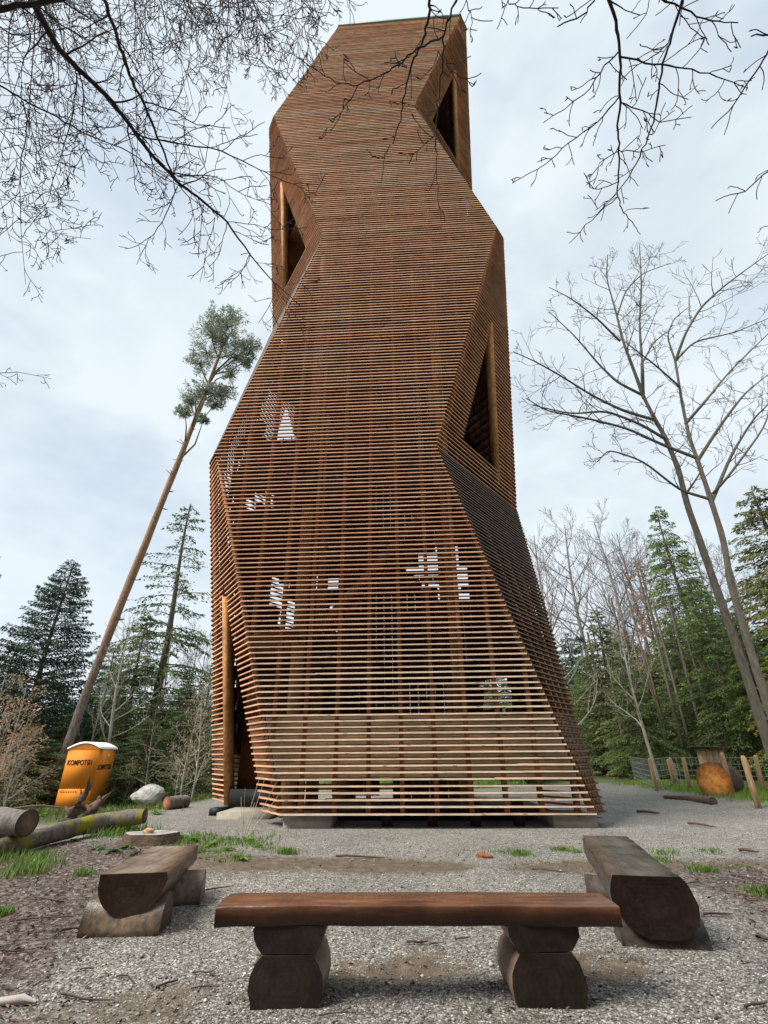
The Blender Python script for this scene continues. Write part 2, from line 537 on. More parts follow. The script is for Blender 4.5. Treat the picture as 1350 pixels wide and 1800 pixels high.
rows = np.arange(TZ[0], TZ[4] - 0.05, PITCHZ)
NR = len(rows)
singles = {0: int(7 + 160), 1: 68, 7: 62}            # rows whose slats are parts of their own, counted from the ground
rest = Buf(); rest_dark = Buf()
trng = np.random.default_rng(21)
for r, z in enumerate(rows):
    P, k, t = plan(z)
    bulge = trng.uniform(-0.004, 0.004)
    O = inset(P, bulge)
    Ni = inset(P, SLAT_D)
    for f in range(8):
        P0, P1 = O[f], O[(f + 1) % 8]; N0, N1 = Ni[f], Ni[(f + 1) % 8]
        L = np.linalg.norm(P1 - P0)
        segs = [(0.0, 1.0)]
        op = opening(f, z, k, t, P[f], P[(f + 1) % 8])
        if op: segs = [(0.0, op[0]), (op[1], 1.0)]
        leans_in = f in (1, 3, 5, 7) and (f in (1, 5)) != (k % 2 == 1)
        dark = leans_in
        for s0, s1 in segs:
            if s1 - s0 < 0.004: continue
            # boards along the row: one to three lengths with a tight butt joint
            nb = max(1, int(round((s1 - s0) * L / 3.6 + trng.uniform(-0.4, 0.4)))) if f in (0, 2, 4, 6) else 1
            cuts = np.linspace(s0, s1, nb + 1)
            if nb > 1: cuts[1:-1] = np.sort(s0 + (s1 - s0) * (np.arange(1, nb) / nb + trng.uniform(-0.36, 0.36, nb - 1) * 2 / nb).clip(0.1, 0.9))
            single = f in singles and r < singles[f]
            buf = Buf() if single else (rest_dark if dark else rest)
            for b in range(nb):
                a0 = cuts[b] + 0.0015 / L; a1 = cuts[b + 1] - 0.0015 / L
                tz = z + trng.uniform(-0.003, 0.003); th = SLAT_T + trng.uniform(-0.004, 0.004)
                w = weather(f, k, z)
                hi_ = sstep(16, 26, z); tone = trng.normal(0, 0.12 + 0.10 * hi_)
                col = (np.clip(w[0] + tone, 0, 1), np.clip(w[1] + trng.normal(0, 0.07 + 0.13 * hi_), 0, 1), trng.uniform())
                body = (np.clip(w[2] + tone, 0, 1), np.clip(w[3] + trng.normal(0, 0.16) * hi_, 0, 1), col[2])
                q = [P0 + (P1 - P0) * a0, P0 + (P1 - P0) * a1, N0 + (N1 - N0) * a1, N0 + (N1 - N0) * a0]
                lo = [(v[0], v[1], tz + (0.006 if i < 2 else 0)) for i, v in enumerate(q)]
                hi = [(v[0], v[1], tz + th - (0.008 if i < 2 else 0)) for i, v in enumerate(q)]
                buf.slat(lo + hi, body, col)
            if single: buf.obj('slat', M['darkslat'] if dark else M['slat'], tower)
rest.obj('slat_cladding', M['slat'], tower, kind='stuff')
rest_dark.obj('rain_darkened_slat_cladding', M['darkslat'], tower, kind='stuff')

# closed band of boards behind the slats, at parapet height
for r in range(5, 15):
    z = rows[r]; P, k, t = plan(z + PITCHZ / 2)
    A, B = inset(P, 0.062), inset(P, 0.085)
    for f in range(8):
        op = opening(f, z, k, t, P[f], P[(f + 1) % 8])
        for s0, s1 in ([(0.004, op[0]), (op[1], 0.996)] if op else [(0.004, 0.996)]):
            if s1 - s0 < 0.02: continue
            e = lambda K, s: K[f] + (K[(f + 1) % 8] - K[f]) * s
            q = [e(A, s0), e(A, s1), e(B, s1), e(B, s0)]
            b = Buf()
            col = (np.clip(trng.uniform(0.0, 0.15), 0, 1), trng.uniform(0.35, 0.75), 0.5)
            b.hexa([(v[0], v[1], z + SLAT_T + 0.004) for v in q] + [(v[0], v[1], z + PITCHZ - 0.003) for v in q], col)
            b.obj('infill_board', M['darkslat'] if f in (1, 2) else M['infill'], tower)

# upright studs the slats are screwed to
def front_range(x):
    """heights at which the front facet covers position x"""
    zs = np.linspace(TZ[0], TZ[4], 400); ok = []
    for z in zs:
        P, _, _ = plan(z)
        ok.append(P[0][0] + 0.12 < x < P[1][0] - 0.12)
    out = []; on = None
    for i, o in enumerate(ok):
        if o and on is None: on = zs[i]
        if not o and on is not None: out.append((on, zs[i - 1])); on = None
    if on is not None: out.append((on, zs[-1]))
    return out


for i, x in enumerate(np.arange(0.62, TW - 0.2, 0.71)):
    for z0, z1 in front_range(x):
        if z1 - z0 < 0.4: continue
        b = Buf(); b.box((x - 0.045, SLAT_D + 0.004, z0), (x + 0.045, SLAT_D + 0.19, z1), (trng.uniform(0, 0.5), 0.1, 0))
        b.obj('stud', M['stair'], tower)
def chamfer_stud(f, k, s):
    b = Buf(); pts = []
    for kk in (k, k + 1):
        A = inset(PLANS[kk], SLAT_D + 0.006); B = inset(PLANS[kk], SLAT_D + 0.17)
        for K in (A, B):
            c0, c1 = K[f], K[(f + 1) % 8]; d = (c1 - c0) / np.linalg.norm(c1 - c0) * 0.04
            m_ = c0 + (c1 - c0) * s
            pts.append([(m_[0] - d[0], m_[1] - d[1]), (m_[0] + d[0], m_[1] + d[1])])
    z0, z1 = TZ[k] + 0.05, TZ[k + 1] - 0.05
    lo = [(*pts[0][0], z0), (*pts[0][1], z0), (*pts[1][1], z0), (*pts[1][0], z0)]
    hi = [(*pts[2][0], z1), (*pts[2][1], z1), (*pts[3][1], z1), (*pts[3][0], z1)]
    b.hexa(lo + hi, (0.3, 0.1, 0)); b.obj('stud', M['timber'], tower)
for k in range(4):
    for f in (1, 7):
        leans_out = (f == 1) == (k % 2 == 1)
        for s in ((0.06, 0.94) if leans_out else (0.06, 0.3, 0.5, 0.7, 0.94)):
            chamfer_stud(f, k, s)

# deep glulam post on the outer side of every corner opening, following the slope of the chamfer
def facet_point(f, z, x=None, y=None):
    P, k, t = plan(z); a, b = P[f], P[(f + 1) % 8]
    s = (x - a[0]) / (b[0] - a[0]) if x is not None else (y - a[1]) / (b[1] - a[1])
    return a + (b - a) * s
for k, f in ((0, 7), (1, 1), (2, 7), (3, 1)):
    xs_ = CUT_X if f == 7 else TW - CUT_X
    sgn = 1 if f == 7 else -1
    H = TZ[k + 1] - TZ[k]
    z0 = 0.16 if k == 0 else TZ[k] + 0.05 * H
    z1 = TZ[k] + (0.60 if k else 0.56) * H
    pb, pt = facet_point(f, max(z0, TZ[0]), x=xs_), facet_point(f, z1, x=xs_)
    b = Buf(); wdt = 0.16
    x0, x1 = sorted((xs_ + 0.004 * sgn, xs_ + wdt * sgn))
    yb, yt = pb[1] - 0.06, pt[1] - 0.06
    dp = 0.42 if k == 0 else 0.85
    b.hexa([(x0, yb, z0), (x1, yb, z0), (x1, yb + dp, z0), (x0, yb + dp, z0), (x0, yt, z1), (x1, yt, z1), (x1, yt + dp, z1), (x0, yt + dp, z1)], (0.15, 0.0, 0))
    b.obj('opening_post', M['timber'], tower)

# inside: landings, stair flights, wall panels of the core, and lining on the far walls with gaps that let sky through
def sky_gap(px, py, yloc):
    o = world_to_tower(np.array([0, 0, EYE])); d0 = ray(px, py)
    d = np.array([_cy * d0[0] + _sy * d0[1], -_sy * d0[0] + _cy * d0[1], d0[2]])
    return o + d * ((yloc - o[1]) / d[1])
YB = TD - 0.46
gaps = ((432, 870, 480, 895), (474, 1020, 512, 1060), (484, 1050, 532, 1092), (490, 1092, 520, 1150), (760, 957, 800, 974), (728, 974, 812, 1000), (720, 1000, 820, 1014), (745, 1019, 822, 1032), (772, 1036, 824, 1052), (545, 1015, 600, 1035), (575, 1062, 605, 1072), (575, 1100, 605, 1110), (846, 1190, 896, 1254), (462, 706, 520, 772), (575, 1125, 600, 1132))
def seen_at(p):
    """where a point of the tower lies in the photograph"""
    w = tower_to_world(p) - np.array([0, 0, EYE]); d = w @ _F
    return 675 + FPX * (w @ _R) / d, 900 - FPX * (w @ _T) / d
def left_open(p):
    """gaps the builders left between wall panels, through which daylight shows"""
    u, v = seen_at(p)
    return any(g[0] < u < g[2] and g[1] < v < g[3] for g in gaps)
lin = Buf()
unit2 = lambda v: v / np.linalg.norm(v)
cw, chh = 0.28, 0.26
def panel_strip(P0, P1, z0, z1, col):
    """upright board from plan point P0 to P1 (a short stretch), broken where a gap is left open"""
    nn = unit2(P1 - P0) ; q_ = np.array([-nn[1], nn[0]]) * 0.04
    z = z0; start = z0
    while z < z1:
        zt_ = min(z + chh, z1)
        if left_open((*((P0 + P1) / 2), (z + zt_) / 2)):
            if z > start: lin.hexa([(*P0, start), (*P1, start), (*(P1 + q_), start), (*(P0 + q_), start), (*P0, z), (*P1, z), (*(P1 + q_), z), (*(P0 + q_), z)], col)
            start = zt_
        z = zt_
    if z1 > start: lin.hexa([(*P0, start), (*P1, start), (*(P1 + q_), start), (*(P0 + q_), start), (*P0, z1), (*P1, z1), (*(P1 + q_), z1), (*(P0 + q_), z1)], col)
for x in np.arange(0.45, TW - 0.45, cw):
    panel_strip(np.array([x, YB]), np.array([x + cw - 0.006, YB]), 1.35, 35.4, (trng.uniform(0, 1), trng.uniform(0, 1), 0))
for xx in (0.45, TW - 0.5):
    for y in np.arange(1.3, TD - 1.2, cw):
        z0 = 1.35
        # boards only where the side wall stands outside them
        zs_ = [z for z in np.arange(1.4, 35.3, 0.2) if (plan(z)[0][7][1] + 0.3 < y < plan(z)[0][6][1] - 0.4 if xx < 1 else plan(z)[0][2][1] + 0.3 < y < plan(z)[0][3][1] - 0.4)]
        runs = []
        for z in zs_:
            if runs and z - runs[-1][1] < 0.3: runs[-1][1] = z
            else: runs.append([z, z])
        for r0_, r1_ in runs:
            if r1_ - r0_ > 0.4: panel_strip(np.array([xx, y]), np.array([xx, y + cw - 0.006]), r0_, r1_, (trng.uniform(0, 1), trng.uniform(0, 1), 0))
for f in (3, 5):                                                 # leaning rear chamfers, boarded row by row except at their openings
    for z in np.arange(1.35, 35.2, 0.30):
        P_, k_, t_ = plan(z + 0.15)
        if f == 5 and k_ == 1 and z > 13.2 and opening(f, z, k_, t_, P_[f], P_[(f + 1) % 8]): continue      # lookout on the left rear corner, open above a parapet
        A0_, A1_ = inset(plan(z)[0], 0.36), inset(plan(z + 0.296)[0], 0.36)
        nseg = max(1, int(np.linalg.norm(A0_[f] - A0_[(f + 1) % 8]) / 0.4))
        for j in range(nseg):
            e = lambda K, s_: K[f] + (K[(f + 1) % 8] - K[f]) * s_
            a_, b_, c_, d_ = e(A0_, j / nseg), e(A0_, (j + .98) / nseg), e(A1_, j / nseg), e(A1_, (j + .98) / nseg)
            if left_open((*((a_ + d_) / 2), z + 0.15)): continue
            nn = unit2(b_ - a_); q_ = np.array([-nn[1], nn[0]]) * 0.04
            lin.hexa([(*a_, z), (*b_, z), (*(b_ + q_), z), (*(a_ + q_), z), (*c_, z + 0.296), (*d_, z + 0.296), (*(d_ + q_), z + 0.296), (*(c_ + q_), z + 0.296)], (trng.uniform(0, 1), trng.uniform(0, 1), 0))
for f in (1, 7):                                                 # boards behind the front chamfers; beside an opening only the outer strip
    for z in np.arange(1.35, 35.2, 0.30):
        P_, k_, t_ = plan(z + 0.15)
        op = opening(f, z, k_, t_, P_[f], P_[(f + 1) % 8])
        leans_out = (f == 1) == (k_ % 2 == 1)
        s0_, s1_ = (0.04, 0.96)
        if op: s0_, s1_ = (op[1] + 0.05, 0.98) if f == 1 else (0.02, op[0] - 0.05)
        elif leans_out: s0_, s1_ = (0.55, 0.98) if f == 1 else (0.02, 0.45)
        if s1_ - s0_ < 0.02: continue
        A0_, A1_ = inset(plan(z)[0], 0.26), inset(plan(z + 0.296)[0], 0.26)
        e = lambda K, s_: K[f] + (K[(f + 1) % 8] - K[f]) * s_
        a_, b_, c_, d_ = e(A0_, s0_), e(A0_, s1_), e(A1_, s0_), e(A1_, s1_)
        nn = unit2(b_ - a_); q_ = np.array([-nn[1], nn[0]]) * 0.04
        lin.hexa([(*a_, z), (*b_, z), (*(b_ + q_), z), (*(a_ + q_), z), (*c_, z + 0.296), (*d_, z + 0.296), (*(d_ + q_), z + 0.296), (*(c_ + q_), z + 0.296)], (trng.uniform(0, 1), trng.uniform(0, 1), 0))
for x in np.arange(0.9, TW - 0.9, cw):                           # weather lining just behind the upper front
    for (za, zb) in front_range(x):
        z0 = max(za, 16.2 + 2.2 * vnoise(x * 0.8, 3.3) + (0 if vnoise(x * 0.9, 8.2) > -0.2 else 3))
        if zb - z0 > 0.5 and za + 0.2 < x + cw < 99:
            panel_strip(np.array([x, 0.42]), np.array([x + cw - 0.008, 0.42]), z0, zb, (trng.uniform(0, 0.7), trng.uniform(0, 0.6), 0))
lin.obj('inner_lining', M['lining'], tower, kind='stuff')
cx0, cx1, cy0, cy1 = 3.0, 6.9, 2.3, 4.35
zz = 0.3
while zz < 35:
    core = Buf()
    for x in np.arange(cx0, cx1, 0.46):
        for yy, pr in ((cy0, 0.25 if 3 < zz < 10 else 0.5), (cy1, 0.8)):
            if trng.uniform() < pr:
                h_ = trng.choice([1.1, 2.3, 2.95]); z = zz; c_ = (trng.uniform(0, 1), trng.uniform(0, 0.8), 0)
                while z < zz + h_ - 0.02:
                    if not left_open((x + 0.23, yy, z + 0.13)): core.box((x, yy, z), (x + 0.45, yy + 0.07, min(z + 0.26, zz + h_)), c_)
                    z += 0.262
    zz += 3.0
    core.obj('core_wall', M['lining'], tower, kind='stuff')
fl = 0
for zz in np.arange(4.2, 35.0, 4.5):
    b = Buf()
    K = [tuple(v) for v in inset(plan(zz)[0], 0.5)]
    lim = (lambda v: 3.0 - v[0]) if fl % 2 == 0 else (lambda v: v[0] - 6.95)
    K2 = []
    for i_ in range(8):
        a_, c_ = K[i_], K[(i_ + 1) % 8]; fa, fc = lim(a_), lim(c_)
        if fa >= 0: K2.append(a_)
        if fa * fc < 0:
            u_ = fa / (fa - fc); K2.append((a_[0] + (c_[0] - a_[0]) * u_, a_[1] + (c_[1] - a_[1]) * u_))
    n_ = len(K2)
    b.add([(v[0], v[1], zz - 0.16) for v in K2] + [(v[0], v[1], zz) for v in K2], [[i_, (i_ + 1) % n_, n_ + (i_ + 1) % n_, n_ + i_] for i_ in range(n_)],
          c=(0.5, 0.3, 0), ng=[list(range(n_ - 1, -1, -1)), list(range(n_, 2 * n_))])
    if abs(zz - 13.2) > 0.1 and abs(zz - 31.2) > 0.1: b.obj('landing', M['stair'], tower)
    if zz + 4.5 > 35.5: break
    b = Buf()
    xa, xb_ = (3.0, 6.95) if fl % 2 == 0 else (6.95, 3.0)
    ysd = 1.85 if fl % 2 == 0 else 3.1
    n = 25
    for i in range(n):
        u0, u1 = i / n, (i + 1) / n
        X0, X1 = sorted((xa + (xb_ - xa) * u0, xa + (xb_ - xa) * u1))
        if not left_open(((X0 + X1) / 2, ysd + 0.5, zz + 4.5 * u0)): b.box((X0, ysd, zz + 4.5 * u0), (X1 + 0.03, ysd + 1.1, zz + 4.5 * u0 + 0.06), (0.5, 0.3, 0))
    for yy in (ysd - 0.03, ysd + 1.07):
        b.hexa([(xa, yy, zz - 0.25), (xb_, yy, zz + 4.25), (xb_, yy + 0.06, zz + 4.25), (xa, yy + 0.06, zz - 0.25), (xa, yy, zz + 0.1), (xb_, yy, zz + 4.6), (xb_, yy + 0.06, zz + 4.6), (xa, yy + 0.06, zz + 0.1)], (0.2, 0.1, 0))
    b.obj('stair_flight', M['stair'], tower)
    fl += 1
for (x0_, x1_, za_, zb_) in ((1.45, 1.98, 8.5, 9.3), (2.16, 2.70, 8.0, 9.3), (2.87, 3.40, 7.6, 9.4), (3.58, 4.11, 7.1, 9.4), (4.29, 4.82, 6.8, 9.5), (5.71, 6.24, 7.3, 9.9), (6.42, 6.60, 7.6, 9.9), (2.16, 2.70, 6.2, 7.0)):
    b = Buf(); b.box((x0_, 0.36, za_), (x1_, 0.40, zb_), None); b.obj('interior_shade_panel', M['black'], tower)      # black panels between the studs, standing in for the unlit interior
for (x, y) in ((2.85, 1.6), (7.05, 1.6), (2.85, 4.6), (7.05, 4.6)):
    b = Buf(); b.box((x - 0.16, y - 0.16, 0.05), (x + 0.16, y + 0.16, 35.5), (0.3, 0.2, 0)); b.obj('column', M['timber'], tower)
b = Buf(); b.box((1.0, 3.35, 0.5), (2.75, 3.43, 3.9), (0.1, 0.0, 0)); b.obj('entrance_panel', M['lining'], tower)
b = Buf(); b.box((0.95, 3.0, 0.12), (2.9, 3.25, 0.55), None); b.obj('black_plinth', M['black'], tower)
b = Buf(); b.box((0.66, 2.45, 0.0), (0.98, 2.95, 0.155), None); b.obj('black_plinth', M['black'], tower)
for (a, b_, c_, d_, h) in ((3.10, 0.16, 4.10, 1.2, 0.21), (8.65, 0.16, 9.50, 1.3, 0.21), (1.15, 1.65, 2.40, 3.2, 0.14), (0.5, 4.9, 1.5, 5.8, 0.2), (7.0, 4.9, 8.0, 5.8, 0.2)):
    b = Buf(); b.box((a, b_, -0.25), (c_, d_, h), None); b.obj('concrete_footing', M['concrete'], tower)
for x in (5.15, 6.1, 7.0, 7.9):                                   # short feet under the lowest slat
    b = Buf(); b.box((x, 0.35, -0.05), (x + 0.2, 0.62, 0.5), (0.6, 0.8, 0)); b.obj('foot', M['lining'], tower)
b = Buf(); b.box((3.2, 1.3, 0.10), (8.9, 4.9, 0.20), (0.7, 0.9, 0)); b.obj('floor', M['lining'], tower)
# metal flashing around the top edge
P, _, _ = plan(TZ[4]); A, B = inset(P, -0.03), inset(P, 0.25)
for f in range(8):
    b = Buf(); q = [A[f], A[(f + 1) % 8], B[(f + 1) % 8], B[f]]
    b.hexa([(v[0], v[1], TZ[4] + 0.01) for v in q] + [(v[0], v[1], TZ[4] + 0.17) for v in q], None); b.obj('edge_flashing', M['flashing'], tower)
b = Buf(); q = inset(P, 0.3)
b.add([(v[0], v[1], TZ[4] - 0.6) for v in q] + [(v[0], v[1], TZ[4] - 0.5) for v in q], [[i, (i + 1) % 8, 8 + (i + 1) % 8, 8 + i] for i in range(8)], c=(0.5, 0.3, 0), ng=[list(range(7, -1, -1)), list(range(8, 16))])
b.obj('viewing_deck', M['lining'], tower)
# ------------------------------------------------------------------ benches of split logs
def log_mat(name, face, bark, rough=0.5, spec=0.4, along=(6, 0.8, 6)):  # bark: dark log sides, plus the shade painted on ends and plank sides
    m = NT(name)
    _, tc = m.tint()
    sepc = m.n('SeparateColor', {'Color': tc}).outputs
    g = m.noise(m.coords(along), 3.0, 6, 0.65)
    blot = m.noise(m.coords((1, 1, 1)), 2.6, 4, 0.6)
    c = m.mix(sepc[0], face, bark)  # second colour: dark log sides, plus the shade painted on the ends
    c = m.mix(1.0, c, m.ramp(g, (0.25, 0.35), (0.72, 1.4)), 'MULTIPLY')
    c = m.mix(1.0, c, m.ramp(blot, (0.3, 0.6), (0.7, 1.25)), 'MULTIPLY')
    fine = m.noise(m.coords((along[0] * 4, along[1] * 2, along[2] * 4)), 5.0, 4, 0.7)
    c = m.mix(1.0, c, m.ramp(fine, (0.3, 0.8), (0.7, 1.1)), 'MULTIPLY')
    m.set('Base Color', c); m.set('Specular IOR Level', spec)
    m.set('Roughness', m.ramp(blot, (0.3, rough * 0.65), (0.7, min(1, rough * 1.35))))
    m.bump(m.math('ADD', g, m.math('MULTIPLY', fine, 0.5)), 0.22, 0.02)
    return m.m


M['bench_grey'] = log_mat('weathered_bench_wood', (0.235, 0.165, 0.115), (0.04, 0.020, 0.011), 0.36, along=(7, 0.8, 7))
M['bench_dark'] = log_mat('wet_grey_bench_wood', (0.115, 0.095, 0.078), (0.022, 0.010, 0.007), 0.28, along=(7, 0.8, 7))
M['bench_red'] = log_mat('wet_red_bench_wood', (0.17, 0.075, 0.04), (0.032, 0.010, 0.006), 0.26, along=(0.8, 7, 7))
M['bench_foot'] = log_mat('bench_foot_wood', (0.17, 0.115, 0.08), (0.020, 0.012, 0.008), 0.45, along=(5, 1.5, 5))


def loft(buf, sections, cols):
    """closed rings joined into a skin, with end caps that get the end tint"""
    n = len(sections[0]); m_ = len(sections)
    V = np.concatenate(sections)
    i = np.arange(m_ - 1)[:, None] * n; j = np.arange(n)[None]; j2 = (j + 1) % n
    buf.add(V, np.stack([i + j, i + j2, i + n + j2, i + n + j], -1).reshape(-1, 4), c=np.concatenate(cols))
    for sec, rev, c in ((sections[0], True, cols[0]), (sections[-1], False, cols[-1])):
        ctr = sec.mean(0) * 0.9 + sec[0] * 0.1                       # pith a little off centre, rings around it
        fr_ = (1.0, 0.93, 0.86, 0.80, 0.72, 0.66, 0.57, 0.50, 0.40, 0.33, 0.22, 0.12)
        V_ = np.concatenate([ctr + (sec - ctr) * f_ for f_ in fr_] + [ctr[None]])
        C_ = np.concatenate([np.tile([(1.0, 0.955)[q % 2] - (0.03 if q > 8 else 0), 0, 0], (n, 1)) for q in range(len(fr_))] + [np.array([[0.93, 0, 0]])])  # ends take the dark tint: their shade is painted into the colour
        Q_ = [(q * n + i_, q * n + (i_ + 1) % n, (q + 1) * n + (i_ + 1) % n, (q + 1) * n + i_) for q in range(len(fr_) - 1) for i_ in range(n)]
        T_ = [((len(fr_) - 1) * n + i_, (len(fr_) - 1) * n + (i_ + 1) % n, len(fr_) * n) for i_ in range(n)]
        buf.add(V_, [q[::-1] for q in Q_] if rev else Q_, [t_[::-1] for t_ in T_] if rev else T_, C_)


def round_section(w, h, flat_w, n=18, skew=0.0):
    """flat top of width flat_w, round belly w wide and h deep; (u, v) with v=0 at the top"""
    pts = [(-flat_w / 2, 0.0), (-flat_w / 6, 0.0), (flat_w / 6, 0.0), (flat_w / 2, 0.0)]
    a0 = math.asin(min(1, flat_w / w))
    hh = h / (1 + math.cos(a0)); cyv = -h + hh
    for i in range(1, n):
        a = a0 + (2 * math.pi - 2 * a0) * i / n
        pts.append((w / 2 * math.sin(a), cyv + hh * math.cos(a)))
    pts = np.array(pts)
    pts[:, 0] += skew * np.clip(-pts[:, 1] / h, 0, 1) * (pts[:, 0] > 0)
    return pts


def log_seat(name, parent, p0, p1, sec0, sec1, mat, seed):
    r_ = np.random.default_rng(seed)
    d = (p1 - p0); L = np.linalg.norm(d[:2]); dd = d / np.linalg.norm(d)
    side = np.array([dd[1], -dd[0], 0.0]); side /= np.linalg.norm(side)
    secs, cols = [], []
    K = 14
    for i in range(K + 1):
        t = i / K
        s_ = sec0 * (1 - t) + sec1 * t
        wob = 1 + 0.025 * np.sin(t * 7 + seed) + r_.normal(0, 0.006)
        c_ = p0 + d * t
        jit = r_.normal(0, 0.004, (len(s_), 2)); jit[:4, 1] *= 0.25
        uv = s_ * [wob, 1.0] + jit
        secs.append(c_[None] + side[None] * uv[:, :1] + np.array([0, 0, 1.0])[None] * uv[:, 1:])
        cc = np.zeros((len(s_), 3)); cc[4:, 0] = 0.75; cc[(0, 3), 0] = 0.3
        cols.append(cc)
    b = Buf(); loft(b, secs, cols)
    return b.obj(name, mat, parent)


def cross_log(name, parent, c, axis, L, w, h, mat, seed, flat_bottom=True):
    """a half log lying flat side down across the bench"""
    r_ = np.random.default_rng(seed)
    ax = np.array([math.cos(axis), math.sin(axis), 0]); sd = np.array([-ax[1], ax[0], 0])
    n = 14; ang = np.linspace(-0.05, math.pi + 0.05, n)
    prof = np.stack([w / 2 * np.cos(ang), np.maximum(h * np.sin(ang) ** 0.7 if False else h * np.sin(ang), -0.02)], 1)
    secs, cols = [], []
    for i in range(7):
        t = i / 6 - 0.5
        jit = r_.normal(0, 0.003, prof.shape)
        p = prof * (1 + r_.normal(0, 0.008)) + jit
        secs.append(c[None] + ax[None] * (t * L) + sd[None] * p[:, :1] + np.array([0, 0, 1.0])[None] * p[:, 1:])
        cc = np.zeros((n, 3)); cc[:, 0] = 0.12 + 0.5 * (np.abs(t) > 0.35); cols.append(cc)
    b = Buf(); loft(b, secs, cols)
    return b.obj(name, mat, parent)


def world_part(root, *objs):
    """parts were modelled in world space: keep them there under a root that stands at the thing's base"""
    inv = Matrix.Translation(-Vector(root.location))
    for o in objs: o.data.transform(inv)


# left bench
zt = 0.43
f0, f1 = (on_z(175, 1537, zt) + on_z(297, 1533, zt)) / 2, (on_z(272, 1487, zt) + on_z(345, 1487, zt)) / 2
bl = empty('log_bench', (f0[0] * .5 + f1[0] * .5, f0[1] * .5 + f1[1] * .5, 0), 0, 'grey split-log bench on the left, near the mossy logs', 'bench', 'split-log benches around the clearing')
wl_ = np.linalg.norm(on_z(297, 1533, zt) - on_z(175, 1537, zt))
parts = [log_seat('seat', bl, f0, f1, round_section(wl_ * 1.0, 0.315, wl_ * 0.985), round_section(wl_ * 0.9, 0.29, wl_ * 0.86), M['bench_grey'], 5)]
dl = (f1 - f0) / np.linalg.norm(f1 - f0); axl = math.atan2(dl[1], dl[0]) - math.pi / 2
for k, (t, sd) in enumerate(((0.10, 3), (0.74, 4))):
    c = f0 + (f1 - f0) * t; c = np.array([c[0] - (0.03 if k == 0 else -0.1), c[1], -0.01])
    parts.append(cross_log('support_log', bl, c, axl + (-0.05, 0.06)[k], 0.66, 0.35, 0.27, M['bench_grey'], sd))
world_part(bl, *parts)

# right bench
zr = 0.465
g0, g1 = (on_z(1082, 1540, zr) + on_z(1189, 1539, zr)) / 2, (on_z(1023, 1470, zr) + on_z(1103, 1468, zr)) / 2
br_ = empty('log_bench', (g0[0] * .5 + g1[0] * .5, g0[1] * .5 + g1[1] * .5, 0), 0, 'dark wet log bench on the right with a thick round end', 'bench', 'split-log benches around the clearing')
wr = np.linalg.norm(on_z(1189, 1539, zr) - on_z(1082, 1540, zr))
sec = round_section(wr * 1.16, 0.40, wr, skew=0.10)
parts = [log_seat('seat', br_, g0, g1, sec, round_section(wr * 1.08, 0.36, wr * 0.98, skew=0.05), M['bench_dark'], 8)]
dr = (g1 - g0) / np.linalg.norm(g1 - g0); axr = math.atan2(dr[1], dr[0]) - math.pi / 2
for k, (t, sd) in enumerate(((0.085, 13), (0.72, 14))):
    c = g0 + (g1 - g0) * t; c = np.array([c[0] + (0.05 if k == 0 else -0.03), c[1], -0.02])
    parts.append(cross_log('support_log', br_, c, axr + (0.04, -0.05)[k], 0.64, 0.33, 0.20, M['bench_dark'], sd))
world_part(br_, *parts)

# front bench: a thick plank on pairs of squared blocks
bf = empty('plank_bench', (0.19, 4.05, 0), 0, 'reddish-brown plank bench on paired log blocks in the foreground', 'bench', 'split-log benches around the clearing')
def plank_seat():
    r_ = np.random.default_rng(2); secs, cols = [], []
    x0, x1 = -1.085, 1.465; K = 40
    for i in range(K + 1):
        t = i / K; x = x0 + (x1 - x0) * t
        e = 0.010 * math.sin(t * 11) + 0.007 * math.sin(t * 27 + 1) + r_.normal(0, 0.0025)
        yb = 4.215 + 0.012 * math.sin(t * 8 + 2)
        top = 0.495 + 0.006 * math.sin(t * 5) - 0.004 * t
        endr = 0.012 if i in (0, K) else 0
        ring = [(3.880 + e, top - 0.012), (3.888 + e, top - 0.002), (4.0, top), (4.1, top + 0.002), (yb - 0.008, top - 0.002), (yb, top - 0.012),
                (yb + 0.004, top - 0.06), (yb, top - 0.105), (4.05, top - 0.112), (3.90 + e, top - 0.112), (3.884 + e, top - 0.106), (3.878 + e, top - 0.06)]
        secs.append(np.array([(x + (r_.normal(0, 0.002)), y, z - endr * 0.3) for y, z in ring]))
        cc = np.zeros((12, 3)); cc[6:, 0] = 0.85; cc[(0, 5), 0] = 0.45; cols.append(cc)  # front, underside and back darker than the top: shade painted as tint
    b = Buf(); loft(b, secs, cols); return b.obj('seat', M['bench_red'], bf)
def block(name, prof, y0, y1, seed):
    r_ = np.random.default_rng(seed); secs, cols = [], []
    for i in range(7):
        t = i / 6; y = y0 + (y1 - y0) * t
        p = np.array(prof) + r_.normal(0, 0.003, (len(prof), 2))
        inset_ = 0.985 if i in (0, 6) else 1.0
        m_ = p.mean(0); p = m_ + (p - m_) * inset_
        secs.append(np.stack([p[:, 0], np.full(len(p), y), p[:, 1]], 1))
        cc = np.zeros((len(p), 3)); cc[:, 0] = 0.1; cols.append(cc)
    b = Buf(); loft(b, secs, cols)
    return b.obj(name, M['bench_foot'], bf)
parts = [plank_seat()]
